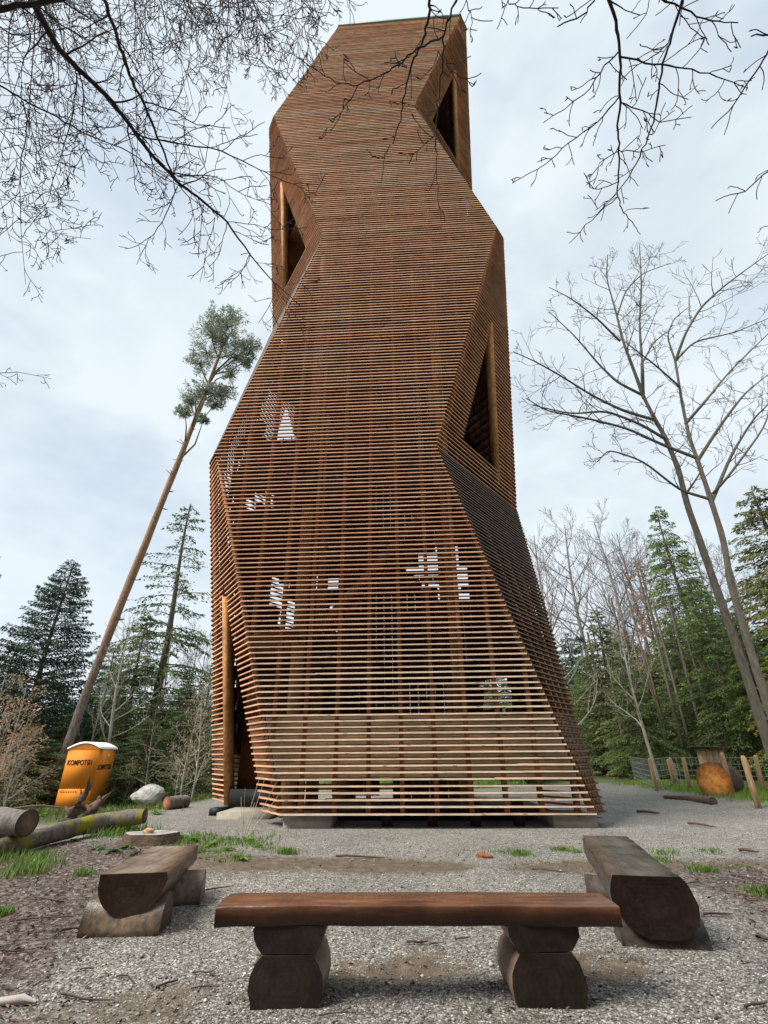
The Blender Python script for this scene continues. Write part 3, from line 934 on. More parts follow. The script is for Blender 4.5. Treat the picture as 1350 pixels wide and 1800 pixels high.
for xa, xb, sd in ((-0.845, -0.385, 31), (0.745, 1.205, 37)):
    w = xb - xa
    up = [(xa + 0.02, 0.392), (xb - 0.02, 0.392), (xb - 0.002, 0.372), (xb - 0.01, 0.325), (xb - 0.035, 0.282), (xb - 0.065, 0.252), (xa + 0.065, 0.252), (xa + 0.035, 0.282), (xa + 0.012, 0.325), (xa + 0.002, 0.372)]
    lo = [(xa + 0.07, 0.249), (xb - 0.07, 0.249), (xb - 0.03, 0.205), (xb - 0.006, 0.15), (xb, 0.09), (xb - 0.012, 0.035), (xb - 0.04, -0.04), (xa + 0.04, -0.04), (xa + 0.012, 0.035), (xa, 0.09), (xa + 0.006, 0.15), (xa + 0.03, 0.205)]
    parts.append(block('upper_block', up[::-1], 3.90, 4.30, sd)); parts.append(block('lower_block', lo[::-1], 3.90, 4.36, sd + 1))
world_part(bf, *parts)

# ------------------------------------------------------------------ logs, stumps, stones on the left
def bark_mat(name, base, dark, moss=None, moss_at=0.5, scl=(4, 4, 1.2)):
    m = NT(name)
    sepc, _ = m.tint()
    f = m.noise(m.coords(scl), 5.0, 6, 0.7)
    c = m.mix(m.ramp(f, (0.3, 1.0), (0.65, 0.0)), base, dark)
    b2 = m.noise(m.coords(), 1.7, 4)
    c = m.mix(1.0, c, m.ramp(b2, (0.3, 0.7), (0.7, 1.25)), 'MULTIPLY')
    c = m.mix(sepc[0], c, (0.10, 0.06, 0.038))
    if moss:
        mf = m.ramp(m.noise(m.coords((1, 1, 1)), 3.1, 6, 0.65), (moss_at, 0.0), (moss_at + 0.07, 1.0))
        c = m.mix(m.math('MULTIPLY', mf, m.math('SUBTRACT', 1.0, sepc[0])), c, moss)
    m.set('Base Color', c); m.set('Roughness', 0.85); m.set('Specular IOR Level', 0.2)
    m.bump(f, 0.7, 0.03)
    return m.m


M['moss_log'] = bark_mat('mossy_bark', (0.19, 0.17, 0.145), (0.07, 0.06, 0.05), (0.22, 0.20, 0.018), 0.50)
M['cut_log'] = bark_mat('cut_log_bark', (0.24, 0.22, 0.20), (0.08, 0.07, 0.06), (0.12, 0.13, 0.03), 0.63)
M['dead_wood'] = bark_mat('dead_wood', (0.17, 0.115, 0.08), (0.05, 0.035, 0.026), None, scl=(2, 2, 6))
M['grey_stone'] = plain('grey_stone', (0.36, 0.35, 0.32), 0.85, 7, 0.35, bump=0.4)


def lying_log(name, pts, rad, mat, label, cat, group=None, k=14, end=(0.9, 0, 0), jit=0.05, seed=0):
    pts = np.asarray(pts, float)
    n = 16; t = np.linspace(0, len(pts) - 1, n)
    P = np.stack([np.interp(t, range(len(pts)), pts[:, i]) for i in range(3)], 1)
    R = np.interp(t, range(len(pts)), rad) * (1 + 0.05 * np.sin(np.arange(n) * 1.9 + seed))
    root = empty(name, (*P.mean(0)[:2], 0), 0, label, cat, group)
    b = Buf(); b.tube(P, R, k, (0, 0, 0), jit=jit); o = b.obj('trunk', mat, root, smooth=True)
    outs = [o]
    for idx, nb in ((0, 1), (-1, -2)):                            # sawn ends: a slightly domed disc with rings
        d = P[idx] - P[nb]; d /= np.linalg.norm(d)
        u = np.cross(d, [0, 0, 1.0]); u /= np.linalg.norm(u); w = np.cross(u, d)
        e = Buf(); m_ = 18; V = [P[idx] + d * 0.02]; C = [(0.55, 0.42, 0.26)]
        for q, rr in enumerate((0.35, 0.7, 1.0)):
            for a in range(m_):
                an = 2 * math.pi * a / m_
                V.append(P[idx] + d * (0.018 - 0.02 * (rr == 1)) + (u * math.cos(an) + w * math.sin(an)) * R[idx] * rr * (1.0 if rr < 1 else 1.03))
                C.append(((0.5, 0.36, 0.22), (0.33, 0.22, 0.14), (0.12, 0.085, 0.06))[q])
        T = [(0, 1 + a, 1 + (a + 1) % m_) for a in range(m_)]
        Q = [(1 + q * m_ + a, 1 + (q + 1) * m_ + a, 1 + (q + 1) * m_ + (a + 1) % m_, 1 + q * m_ + (a + 1) % m_) for q in range(2) for a in range(m_)]
        e.add(V, Q, T, np.array(C) * np.array(end))
        outs.append(e.obj('sawn_end', M['cutface'], o))
    world_part(root, *outs)
    return root


m = NT('sawn_face'); _, tc = m.tint()
m.set('Base Color', m.mix(1.0, tc, m.ramp(m.noise(m.coords((3, 3, 3)), 2.0, 6, 0.7), (0.38, 0.62), (0.60, 1.25)), 'MULTIPLY')); m.set('Roughness', 0.8); M['cutface'] = m.m
p = lambda x, y, z: (lambda q: (q[0], q[1], z))(on_z(x, y, z))
lying_log('mossy_log', [p(-40, 1500, .13), p(60, 1474, .16), p(130, 1455, .18), p(190, 1443, .22), p(255, 1434, .30)], [.12, .135, .145, .155, .13], M['moss_log'],
          'long fallen log with yellow-green moss patches', 'log', 'logs lying at the left edge', end=(.25, .22, .2), jit=0.07, seed=2)
lying_log('sawn_log', [p(-160, 1424, .50), p(-60, 1436, .48), p(48, 1447, .44)], [.18, .18, .175], M['cut_log'], 'grey log with dark sawn end at the left edge, lying on the mossy log', 'log', 'logs lying at the left edge', end=(.30, .27, .25), seed=4)
lying_log('dark_log', [p(-90, 1478, .14), p(-20, 1482, .14), p(38, 1478, .14)], [.13, .13, .125], M['cut_log'], 'low dark log at the left edge beneath the sawn log', 'log', 'logs lying at the left edge', end=(.2, .18, .17), seed=5)


def root_spike(name, base, tip, r, label, seed):
    r_ = np.random.default_rng(seed)
    base, tip = np.array(base), np.array(tip); d = tip - base
    n = 9; t = np.linspace(0, 1, n)
    P = base + d * t[:, None] + r_.normal(0, 0.035, (n, 3)); P[0] = base
    R = r * (1 - 0.75 * t) * (1 + r_.uniform(-0.25, 0.25, n))
    root = empty(name, (base[0], base[1], 0), 0, label, 'root', 'broken roots behind the mossy log')
    b = Buf(); b.tube(P, R, 7, (0, 0, 0), cap=True, jit=0.35)
    o = b.obj('stub', M['dead_wood'], root); outs = [o]
    for i in range(3):
        q = P[2 + 2 * i]; e = q + d / np.linalg.norm(d) * r_.uniform(0.2, 0.35) + r_.normal(0, 0.1, 3)
        b = Buf(); b.tube([q, (q + e) / 2 + r_.normal(0, 0.02, 3), e], [R[2 + 2 * i] * .6, r * .22, 0.008], 5, (0, 0, 0), jit=0.3)
        outs.append(b.obj('splinter', M['dead_wood'], root))
    world_part(root, *outs)
b0 = G(118, 1462); root_spike('broken_root', (b0[0], b0[1], 0.2), at(155, 1380, b0[1] - 0.1), 0.13, 'tall splintered dead root standing up behind the mossy log', 3)
b0 = G(150, 1450); root_spike('broken_root', (b0[0], b0[1], 0.15), at(180, 1402, b0[1] + 0.2), 0.16, 'shorter slanting dead root leaning right beside the taller one', 6)
b = Buf(); q0, q1, q2, q3 = at(-30, 1432, 9.6), at(45, 1418, 9.8), at(75, 1416, 10.0), at(112, 1420, 10.2)
b.tube([q0, q1, q2, q3], [.022, .018, .015, .01], 6, (0.20, 0.16, 0.12)); tag(b.obj('dry_stick', M['piece']), 'thin pale stick lying across the top of the logs', 'stick')

# flat stump with a stone on it
sp = G(262, 1482)
st = empty('tree_stump', (sp[0], sp[1], 0), 0, 'low grey flat-topped stump behind the left bench', 'stump')
b = Buf(); n = 20; ring = lambda r0, z, s_: [(r0 * (1.25 + 0.12 * math.sin(3 * a + s_)) * math.cos(a), r0 * 0.85 * (1 + 0.1 * math.sin(5 * a)) * math.sin(a), z) for a in np.linspace(0, 2 * math.pi, n, endpoint=False)]
loft(b, [np.array(ring(0.42, -0.05, 0)), np.array(ring(0.39, 0.07, 0)), np.array(ring(0.37, 0.135, 0))], [np.tile([0.1, 0, 0], (n, 1))] * 3)
b.obj('bole', M['dead_wood'], st)
b = Buf(); R_ = ring(0.36, 0.139, 0); b.add(R_, c=(0.30, 0.28, 0.26), ng=[list(range(n))]); b.obj('cut_top', M['cutface'], st)


def boulder(name, c, s, seed, mat, label, cat='stone', group=None):
    r_ = np.random.default_rng(seed)
    import bmesh
    bm = bmesh.new(); bmesh.ops.create_icosphere(bm, subdivisions=3, radius=1)
    ph = r_.uniform(0, 6, 9)
    for v in bm.verts:
        x, y, z = v.co
        k = 1 + 0.16 * math.sin(2.3 * x + ph[0]) * math.cos(2.1 * y + ph[1]) + 0.10 * math.sin(4.3 * z + ph[2] + 2 * x) + 0.05 * math.sin(9 * x + ph[3]) * math.sin(8 * y + ph[4])
        v.co = Vector((x * k * s[0], y * k * s[1], z * k * s[2]))
    me = bpy.data.meshes.new(name); bm.to_mesh(me); bm.free(); me.materials.append(mat)
    o = link(name, me); o.location = [float(v) for v in c]
    return tag(o, label, cat, group)
boulder('stone', (sp[0] - 0.02, sp[1] - 0.05, 0.17), (0.10, 0.07, 0.045), 3, plain('tan_stone', (0.42, 0.24, 0.14), 0.8, 8, 0.3), 'small tan stone lying on the flat grey stump')
bp = G(258, 1420); boulder('boulder', (bp[0], bp[1], 0.12), (0.55, 0.4, 0.32), 9, M['grey_stone'], 'pale grey boulder beyond the end of the mossy log', 'boulder')
p0 = G(291, 1424)
lying_log('sawn_log', [(p0[0], p0[1], 0.14), (p0[0] + 0.35, p0[1] + 0.6, 0.14)], [.17, .17], M['cut_log'], 'short log with a reddish sawn end beside the pale boulder', 'log', end=(.7, .38, .28), seed=8)

# ------------------------------------------------------------------ orange wooden toilet cabin
cp = at(153, 1421, 20.0)
base_z = float(cp[2])
cab = empty('toilet_cabin', (cp[0], cp[1], base_z), 0, 'orange wooden toilet cabin with curved white roof and black lettering', 'cabin')
m = NT('orange_board'); f = m.noise(m.coords((6, 6, .8)), 2.0, 5)
m.set('Base Color', m.mix(f, (0.80, 0.275, 0.028), (0.66, 0.205, 0.02))); m.set('Roughness', 0.7); m.set('Specular IOR Level', 0.2); M['orange'] = m.m
M['white'] = plain('white_sheet', (0.75, 0.75, 0.74), 0.5, 5, 0.08)
M['ink'] = plain('black_print', (0.02, 0.012, 0.01), 0.7, 4, 0.1)
ux = np.array([-0.9988, -0.05, 0.0])
vx = np.array([-0.05, 0.9988, 0.0])             # depth direction of the right side wall
wF, wS, Hc = 1.13, 1.30, 1.86
def cabp(u, v, z): return ux * u + vx * v + np.array([0, 0, z])
def slab(name, u0, u1, v0, v1, z0, z1, mat):
    b = Buf(); b.hexa([cabp(u0, v0, z0), cabp(u1, v0, z0), cabp(u1, v1, z0), cabp(u0, v1, z0), cabp(u0, v0, z1), cabp(u1, v0, z1), cabp(u1, v1, z1), cabp(u0, v1, z1)]); return b.obj(name, mat, cab)
front_wall = slab('front_wall', 0, wF, 0, 0.04, 0.62, Hc, M['orange'])
slab('lower_front_panel', 0, wF, -0.012, 0.04, 0.0, 0.605, M['orange'])
side_wall = slab('side_wall', 0.0, 0.04, 0.045, wS, 0.0, Hc, M['orange'])
slab('side_wall', wF - 0.04, wF, 0.045, wS, 0.0, Hc, M['orange'])
slab('rear_wall', 0.045, wF - 0.045, wS - 0.04, wS, 0.0, Hc, M['orange'])
b = Buf(); n = 14; V = []
for v in (-0.03, wS + 0.05):
    for lay in (0, 1):
        for i in range(n + 1):
            u = -0.05 + (wF + 0.1) * i / n
            V.append(cabp(u, v, Hc + 0.02 + 0.20 * math.sin(math.pi * i / n) + 0.05 * lay))
k = n + 1; Q = []
for i in range(n):
    Q += [(k + i, k + i + 1, 3 * k + i + 1, 3 * k + i), (i, i + 1, 2 * k + i + 1, 2 * k + i), (i, i + 1, k + i + 1, k + i), (2 * k + i, 2 * k + i + 1, 3 * k + i + 1, 3 * k + i)]
Q += [(0, k, 3 * k, 2 * k), (n, k + n, 3 * k + n, 2 * k + n)]
b.add(V, Q); cab_roof = b.obj('roof', M['white'], cab)
b = Buf(); V = [cabp(wF * i / n, -0.005, Hc + 0.006) for i in range(n + 1)] + [cabp(wF * i / n, -0.005, Hc + 0.012 + 0.195 * math.sin(math.pi * i / n)) for i in range(n + 1)]
b.add(V, [(i, i + 1, k + i + 1, k + i) for i in range(n)]); b.obj('gable', M['orange'], cab_roof)
def lettering(text, loc, xdir, size, width, wall):
    cu = bpy.data.curves.new('lettering', 'FONT'); cu.body = text; cu.size = size; cu.extrude = 0.003; cu.offset = 0.006
    o = bpy.data.objects.new('lettering', cu); COL.objects.link(o)
    dg = bpy.context.evaluated_depsgraph_get(); me = bpy.data.meshes.new_from_object(o.evaluated_get(dg))
    COL.objects.unlink(o); bpy.data.objects.remove(o)
    xsv = [v.co.x for v in me.vertices]; sc = width / (max(xsv) - min(xsv))
    X = np.array(xdir) / np.linalg.norm(xdir); Z = np.array([0, 0, 1.0]); N = np.cross(X, Z)
    for v in me.vertices:
        q = np.array(loc) + X * (v.co.x - min(xsv)) * sc + Z * v.co.y + N * (v.co.z + 0.004); v.co = Vector(q)
    me.materials.clear(); me.materials.append(M['ink'])
    return link('lettering', me, wall)
def sign(o3, xd, w, h, wall):
    X = np.array(xd)
    lettering('KOMPOT', o3, X, h * 1.38, w * 0.76, wall)
    N = np.cross(X, [0, 0, 1.0])
    def blk(a0, a1, z0, z1):
        b = Buf(); q = lambda a, z, t: np.array(o3) + X * a + np.array([0, 0, z]) + N * t
        b.hexa([q(a0, z0, 0.001), q(a1, z0, 0.001), q(a1, z0, 0.007), q(a0, z0, 0.007), q(a0, z1, 0.001), q(a1, z1, 0.001), q(a1, z1, 0.007), q(a0, z1, 0.007)]); return b
    blk(w * .78, w * .805, 0, h).obj('lettering', M['ink'], wall); blk(w * .865, w * .89, 0, h).obj('lettering', M['ink'], wall)      # the cabin-shaped O
    blk(w * .806, w * .864, h * .78, h).obj('lettering', M['ink'], wall); blk(w * .82, w * .85, 0, h * .55).obj('lettering', M['ink'], wall)
    blk(w * .93, w * .965, 0, h).obj('lettering', M['ink'], wall)
sign(cabp(wF - 0.07, 0.0, 1.36), -ux, 0.90, 0.17, front_wall)
sign(cabp(0.0, 0.10, 1.20), vx / np.linalg.norm(vx), 1.10, 0.17, side_wall)
for i in range(7):
    a = cabp(wF - 0.08 - 0.085 * i, -0.013, 0.50); b = Buf()
    b.hexa([a, a - ux * 0.045, a - ux * 0.045 + np.array([0, -0.006, 0]), a + np.array([0, -0.006, 0]), a + np.array([0, 0, .03]), a - ux * 0.045 + np.array([0, 0, .03]), a - ux * 0.045 + np.array([0, -0.006, .03]), a + np.array([0, -0.006, .03])])
    b.obj('vent_hole', M['ink'], cab)
b = Buf(); a = cabp(-0.005, 0.7, 1.56); b.hexa([a + vx * s_ * 0.1 + np.array([0.012 * t_, 0, z_]) for z_ in (0, .16) for s_, t_ in ((0, 0), (1, 0), (1, 1), (0, 1))]); b.obj('white_emblem', M['white'], cab)

# ------------------------------------------------------------------ right: fence, big log, shelter box
M['post'] = plain('split_post_wood', (0.42, 0.26, 0.14), 0.8, 4, 0.35, bump=0.3, scl=(5, 5, 1))
M['wire'] = plain('fence_wire', (0.35, 0.36, 0.36), 0.45, 5, 0.1)
posts = [(1155, 1392, 1332), (1187, 1383, 1334), (1193, 1383, 1332), (1214, 1390, 1331), (1289, 1400, 1322), (1334, 1421, 1328), (1342, 1391, 1327)]
fr_ = empty('wire_fence', (*G(1214, 1390)[:2], 0), 0, 'wire mesh fence on leaning pale split posts beside the path', 'fence')
pp = []; outs = []
for i, (px, yb, yt) in enumerate(posts):
    q = G(px, yb); top = at(px - (yb - yt) * 0.27 * (0.85 + 0.3 * (i % 3) / 2), yt, q[1])
    b = Buf(); r_ = 0.075
    b.tube([q - [0, 0, .15], q + (top - q) * .5, top - (top - q) * 0.06, top], [r_, r_ * .95, r_ * .9, r_ * .45], 7, None, cap=True, jit=0.12)
    outs.append(b.obj('post', M['post'], fr_)); pp.append((q, top))
# mesh runs along the outer posts and on behind the trees
run = [at(1118, 1384, 25.5) * [1, 1, 0], pp[0][0], pp[1][0], pp[3][0] + [0.3, 1.0, 0], pp[6][0], pp[6][0] + [3.2, -1.2, 0]]
for i in range(len(run) - 1):
    A, B_ = np.array(run[i]), np.array(run[i + 1]); A[2] = ground_h(A[0], A[1]); B_[2] = ground_h(B_[0], B_[1])
    b = Buf(); L = np.linalg.norm(B_ - A)
    for z in (0.12, 0.27, 0.43, 0.6, 0.8, 1.0): b.tube([A + [0, 0, z], (A + B_) / 2 + [0, 0, z - 0.01], B_ + [0, 0, z]], [.007] * 3, 4)
    for s_ in np.arange(0, 1, 0.22 / L): q = A + (B_ - A) * s_; b.tube([q + [0, 0, .12], q + [0, 0, 1.0]], [.005] * 2, 4)
    outs.append(b.obj('wire_mesh', M['wire'], fr_, kind='stuff'))
world_part(fr_, *outs)
q0 = G(1250, 1402)
a_ = np.array([q0[0] + 0.22, q0[1], 0.52]); b_ = np.array([q0[0] + 0.95, q0[1] + 0.50, 0.55])
big = lying_log('sawn_log', [a_, b_], [.52, .46], M['dead_wood'], 'very thick log with a bright orange sawn face by the fence', 'log', end=(2.2, 1.2, .42), k=18, jit=0.05, seed=3)
lying_log('thin_log', [p(1168, 1401, .08), p(1210, 1404, .09), p(1254, 1409, .11)], [.05, .085, .11], M['dead_wood'], 'thin dark log lying at the edge of the gravel before the fence', 'log', end=(.2, .2, .2), seed=6)
sb = at(1268, 1395, 21.5)
box = empty('shelter_box', (sb[0], sb[1], 0), math.radians(-20), 'pale wooden box with a small dark sloping roof behind the thick log', 'box')
for i in range(4):
    b = Buf(); b.box((-0.42 + 0.21 * i, -0.3, 0.0), (-0.42 + 0.21 * i + 0.2, -0.26, 1.46), None); b.obj('board', M['post'], box)
b = Buf(); b.box((-0.42, -0.255, 0.0), (0.42, 0.3, 1.42), None); b.obj('body', M['post'], box)
b = Buf(); b.hexa([(-0.62, -0.5, 1.52), (0.55, -0.5, 1.47), (0.55, 0.5, 1.47), (-0.62, 0.5, 1.52), (-0.62, -0.5, 1.57), (0.55, -0.5, 1.52), (0.55, 0.5, 1.52), (-0.62, 0.5, 1.57)]); b.obj('roof', M['dead_wood'], box)
# ------------------------------------------------------------------ trees
def unit(v): v = np.asarray(v, float); return v / (np.linalg.norm(v) + 1e-9)


def bark(name, a, b_, scl=(3, 3, 0.8), rough=0.9):
    m = NT(name); f = m.noise(m.coords(scl), 4.0, 6, 0.7)
    m.set('Base Color', m.mix(m.ramp(f, (0.32, 0.0), (0.66, 1.0)), a, b_)); m.set('Roughness', rough); m.set('Specular IOR Level', 0.2)
    m.bump(f, 0.5, 0.02); return m.m


M['bark_grey'] = bark('grey_bark', (0.105, 0.085, 0.068), (0.22, 0.195, 0.155))
M['twig_grey'] = bark('grey_twigs', (0.075, 0.062, 0.058), (0.13, 0.11, 0.10))
M['bark_pale'] = bark('pale_bark', (0.26, 0.235, 0.19), (0.50, 0.47, 0.40))
M['bark_dark'] = bark('twig_bark', (0.035, 0.027, 0.027), (0.075, 0.060, 0.060))
M['bark_fine'] = bark('fine_twig_bark', (0.13, 0.115, 0.13), (0.20, 0.18, 0.20))
M['bark_mauve'] = bark('distant_twig_bark', (0.15, 0.125, 0.125), (0.25, 0.215, 0.21))
M['bark_spruce'] = bark('spruce_bark', (0.10, 0.075, 0.055), (0.21, 0.17, 0.13))
M['bark_brown'] = bark('brown_bark', (0.09, 0.062, 0.04), (0.18, 0.14, 0.10))
m = NT('pine_bark')                                            # grey and rough below, orange and flaky higher up
sepc, _ = m.tint(); f = m.noise(m.coords((5, 5, 2)), 3.0, 6, 0.7)
lowc = m.mix(m.ramp(f, (0.35, 0.0), (0.6, 1.0)), (0.10, 0.075, 0.065), (0.25, 0.205, 0.18)); upc = m.mix(m.ramp(f, (0.35, 0.0), (0.6, 1.0)), (0.22, 0.12, 0.07), (0.42, 0.25, 0.15))
m.set('Base Color', m.mix(sepc[0], lowc, upc)); m.set('Roughness', 0.9); m.bump(f, 1.0, 0.06); M['bark_pine'] = m.m


def foliage(name, tone, trans=0.25):
    """needle / leaf colour = the mesh's own leaf-to-leaf variation times the tone of the species"""
    m = NT(name); _, c = m.tint(); c = m.mix(1.0, c, tone, 'MULTIPLY')
    m.set('Base Color', c); m.set('Roughness', 0.6); m.set('Specular IOR Level', 0.25)
    tr = m.n('BsdfTranslucent', {'Color': c}); mx_ = m.n('MixShader', {0: trans})
    m.t.links.new(m.b.outputs[0], mx_.inputs[1]); m.t.links.new(tr.outputs[0], mx_.inputs[2]); m.t.links.new(mx_.outputs[0], m.out.inputs['Surface'])
    return m.m


NEEDLE = {'dark': foliage('needles_dark', (0.042, 0.078, 0.05)), 'green': foliage('needles_green', (0.115, 0.165, 0.048)), 'mid': foliage('needles_mid', (0.085, 0.128, 0.044)),
          'yellow': foliage('needles_yellow', (0.27, 0.28, 0.05)), 'brown': foliage('needles_brown', (0.27, 0.17, 0.115)), 'olive': foliage('needles_olive', (0.15, 0.16, 0.068)),
          'pine': foliage('needles_pine', (0.24, 0.275, 0.20)), 'beech': foliage('dry_beech_leaves', (0.42, 0.24, 0.14), 0.35)}


def sprays(base, d, ln, wd, rg, col, droop=0.0):
    """flat pointed needle sprays: base points, directions, lengths, widths -> verts, quads, colours"""
    n = len(base)
    up = rg.normal(0, 1, (n, 3)); side = np.cross(d, up); side /= np.linalg.norm(side, axis=1)[:, None] + 1e-9
    tip = base + d * ln[:, None]; tip[:, 2] -= droop * ln
    mid = base + d * (ln * 0.45)[:, None]
    V = np.stack([base, mid + side * wd[:, None], tip, mid - side * wd[:, None]], 1).reshape(-1, 3)
    Q = np.arange(n * 4).reshape(n, 4)
    return V, Q, np.repeat(col, 4, 0)


def conifer_meshes(seed, H=12.0, base=0.06, rad=0.23, nb=270, per=190, droop=0.42, gap=0.0, ln=0.19, wd=0.024, irregular=0.25, up=0.15):
    """trunk mesh + crown mesh of a conifer H tall; whorled limbs carrying needle sprays that hang from them"""
    rg = np.random.default_rng(seed)
    tb = Buf(); n = 12; zt_ = np.linspace(-0.3, H * 0.98, n)
    tb.tube(np.stack([0.05 * np.sin(zt_ * 0.7 + seed), 0.05 * np.cos(zt_ * 0.5 + seed), zt_], 1), 0.016 * H * (1 - zt_ / H * 0.93) + 0.01, 7, None, jit=0.08)
    cb = Buf(); lim = Buf()
    fr = np.sort(rg.uniform(0, 1, nb) ** 1.15)
    golden = 2.399
    for i, f_ in enumerate(fr):
        z = H * (base + (0.99 - base) * f_)
        if gap and rg.uniform() < gap * (1 - 0.4 * f_): continue
        az = i * golden + rg.normal(0, 0.35)
        L = H * rad * (1 - f_) ** 0.8 * (1 + rg.uniform(-irregular, irregular)) + 0.22
        L *= 0.55 + 0.45 * min(1.0, (f_ + 0.12) / 0.22)
        out = np.array([math.cos(az), math.sin(az), 0])
        side = np.array([-out[1], out[0], 0])
        dr = droop * (1 - 0.75 * f_)
        m_ = max(8, int(per * (L / (H * rad)) ** 0.9))
        t = rg.uniform(0.12, 1, m_) ** 0.75
        rise = up * L * t - dr * L * t * t
        lat = rg.normal(0, 1, m_) * 0.20 * L * (1.12 - t) ** 0.6 * (t > .2)
        basep = np.array([0, 0, z]) + out * (L * t)[:, None] + side * lat[:, None] + np.stack([0 * t, 0 * t, rise - np.abs(lat) * 0.35 + rg.normal(0, 0.03, m_)], 1)
        sgn = np.sign(lat + 1e-6)
        d = out[None] * rg.uniform(0.35, 1.0, m_)[:, None] + side[None] * (sgn * rg.uniform(0.1, 0.8, m_))[:, None] + np.stack([0 * t, 0 * t, rg.uniform(-0.75, 0.15, m_)], 1)
        d /= np.linalg.norm(d, axis=1)[:, None]
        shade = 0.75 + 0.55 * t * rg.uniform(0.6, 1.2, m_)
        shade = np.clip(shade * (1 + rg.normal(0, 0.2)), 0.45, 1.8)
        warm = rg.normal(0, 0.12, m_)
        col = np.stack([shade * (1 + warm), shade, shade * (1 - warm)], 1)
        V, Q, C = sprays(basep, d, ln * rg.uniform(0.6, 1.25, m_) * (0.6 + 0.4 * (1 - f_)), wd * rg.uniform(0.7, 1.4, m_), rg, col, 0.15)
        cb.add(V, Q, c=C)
        tt = np.linspace(0, 0.85, 4)
        lim.tube(np.array([0, 0, z]) + out * (L * tt)[:, None] + np.stack([0 * tt, 0 * tt, up * L * tt - dr * L * tt * tt], 1), 0.012 * L * (1.05 - tt) + 0.004, 3, None)
    tb.add(np.concatenate(lim.V), np.concatenate(lim.Q), c=(0.5, 0.5, 0.5))
    return tb.data('conifer_trunk', M['bark_spruce']), cb.data('conifer_crown', NEEDLE['mid'])


CON = {'full': conifer_meshes(1), 'full2': conifer_meshes(2, droop=0.45, irregular=0.4), 'slim': conifer_meshes(3, rad=0.16, nb=210),
       'sparse': conifer_meshes(4, rad=0.22, nb=125, per=140, gap=0.25, droop=0.5, irregular=0.5), 'high': conifer_meshes(5, base=0.32, rad=0.17, nb=170, droop=0.5, gap=0.1),
       'fir': conifer_meshes(6, rad=0.30, nb=340, per=230, droop=0.12, up=0.28, irregular=0.18), 'broad': conifer_meshes(8, rad=0.30, nb=250, per=190, droop=0.5, irregular=0.45)}
CON_H = 12.0


def mat_override(o, mat):
    o.material_slots[0].link = 'OBJECT'; o.material_slots[0].material = mat


def plant_conifer(px, py, Y, kind, tone, label, group, width=1.0, name='spruce_tree', rz=None, base_dz=0.0, barkm=None):
    top = at(px, py, Y); gz = float(ground_h(top[0], top[1])) + base_dz
    s_ = (top[2] - gz) / CON_H
    root = empty(name, (top[0], top[1], gz), rng.uniform(0, 6.28) if rz is None else rz, label, 'tree', group)
    root.scale = (s_ * width, s_ * width, s_)
    tr = link('trunk', CON[kind][0], root); cr_ = link('crown', CON[kind][1], root)
    if barkm: mat_override(tr, barkm)
    mat_override(cr_, NEEDLE[tone])
    return root


# --- left side
GL, GRr = 'conifers on the left edge of the clearing', 'conifers in the forest on the right'
plant_conifer(130, 983, 23, 'fir', 'dark', 'dense dark green fir at far left with a sharp tip', GL, 1.0, 'fir_tree')
plant_conifer(338, 880, 27, 'sparse', 'mid', 'tall thin spruce with gappy limbs just left of the tower', GL, 1.05)
plant_conifer(262, 1075, 26, 'full2', 'green', 'bright green spruce behind the orange cabin', GL, 1.15)
plant_conifer(205, 1130, 28, 'full', 'mid', 'mid green spruce behind the leaning pine trunk', GL, 1.2)
plant_conifer(334, 1178, 25, 'full', 'mid', 'small dark spruce between the tower and the cabin', GL, 1.25)
plant_conifer(-20, 925, 21, 'full2', 'dark', 'dark spruce cut off by the left edge of the picture', GL, 1.0)
plant_conifer(30, 1130, 27, 'full', 'dark', 'short dark spruce at the left edge below the fir', GL, 1.3)
plant_conifer(45, 1190, 25, 'broad', 'olive', 'low olive young spruce at the left behind the logs', GL, 1.5)
plant_conifer(290, 1215, 25, 'broad', 'mid', 'low broad spruce right of the cabin', GL, 1.5)
plant_conifer(160, 1215, 27, 'broad', 'green', 'low broad spruce directly behind the cabin', GL, 1.7)
plant_conifer(372, 1165, 33, 'broad', 'olive', 'pale olive bushy conifer next to the tower corner', GL, 1.3)
plant_conifer(118, 1262, 22.0, 'broad', 'mid', 'low dark spruce hiding the foot of the leaning pine', GL, 2.2)
plant_conifer(60, 1270, 20.5, 'broad', 'olive', 'low olive spruce thicket at the far left', GL, 2.2)
plant_conifer(225, 1235, 23.5, 'broad', 'green', 'low green spruce close behind the right side of the cabin', GL, 1.9)
plant_conifer(268, 1262, 22.5, 'broad', 'mid', 'low dark spruce behind the pale boulder', GL, 2.2)
plant_conifer(318, 1255, 24, 'broad', 'green', 'low green spruce thicket halfway between boulder and tower', GL, 2.1)
plant_conifer(365, 1290, 23, 'broad', 'olive', 'low olive spruce touching the tower corner', GL, 2.3)
# --- right side
plant_conifer(1152, 888, 33, 'full', 'green', 'tallest dark green spruce with pointed top on the right', GRr, 0.85)
plant_conifer(1112, 975, 37, 'sparse', 'brown', 'reddish brown bare conifer left of the tallest spruce', GRr, 1.0, 'larch_tree')
plant_conifer(1045, 1065, 31, 'slim', 'olive', 'slim olive spruce right of the tower', GRr, 1.3)
plant_conifer(1085, 1120, 28, 'full2', 'green', 'bright green spruce behind the thin pale trunk', GRr, 1.15)
plant_conifer(1320, 855, 31, 'high', 'olive', 'tall olive conifer by the right edge of the picture', GRr, 1.4)
plant_conifer(1360, 985, 22, 'broad', 'yellow', 'yellow-green tree at the right edge behind the bare trunks', GRr, 0.95, 'yellow_conifer')
plant_conifer(1215, 1010, 27, 'full2', 'green', 'green spruce behind the fence posts', GRr, 1.05)
plant_conifer(1285, 1075, 25, 'high', 'green', 'green spruce with a bare lower trunk behind the thick log', GRr, 1.2)
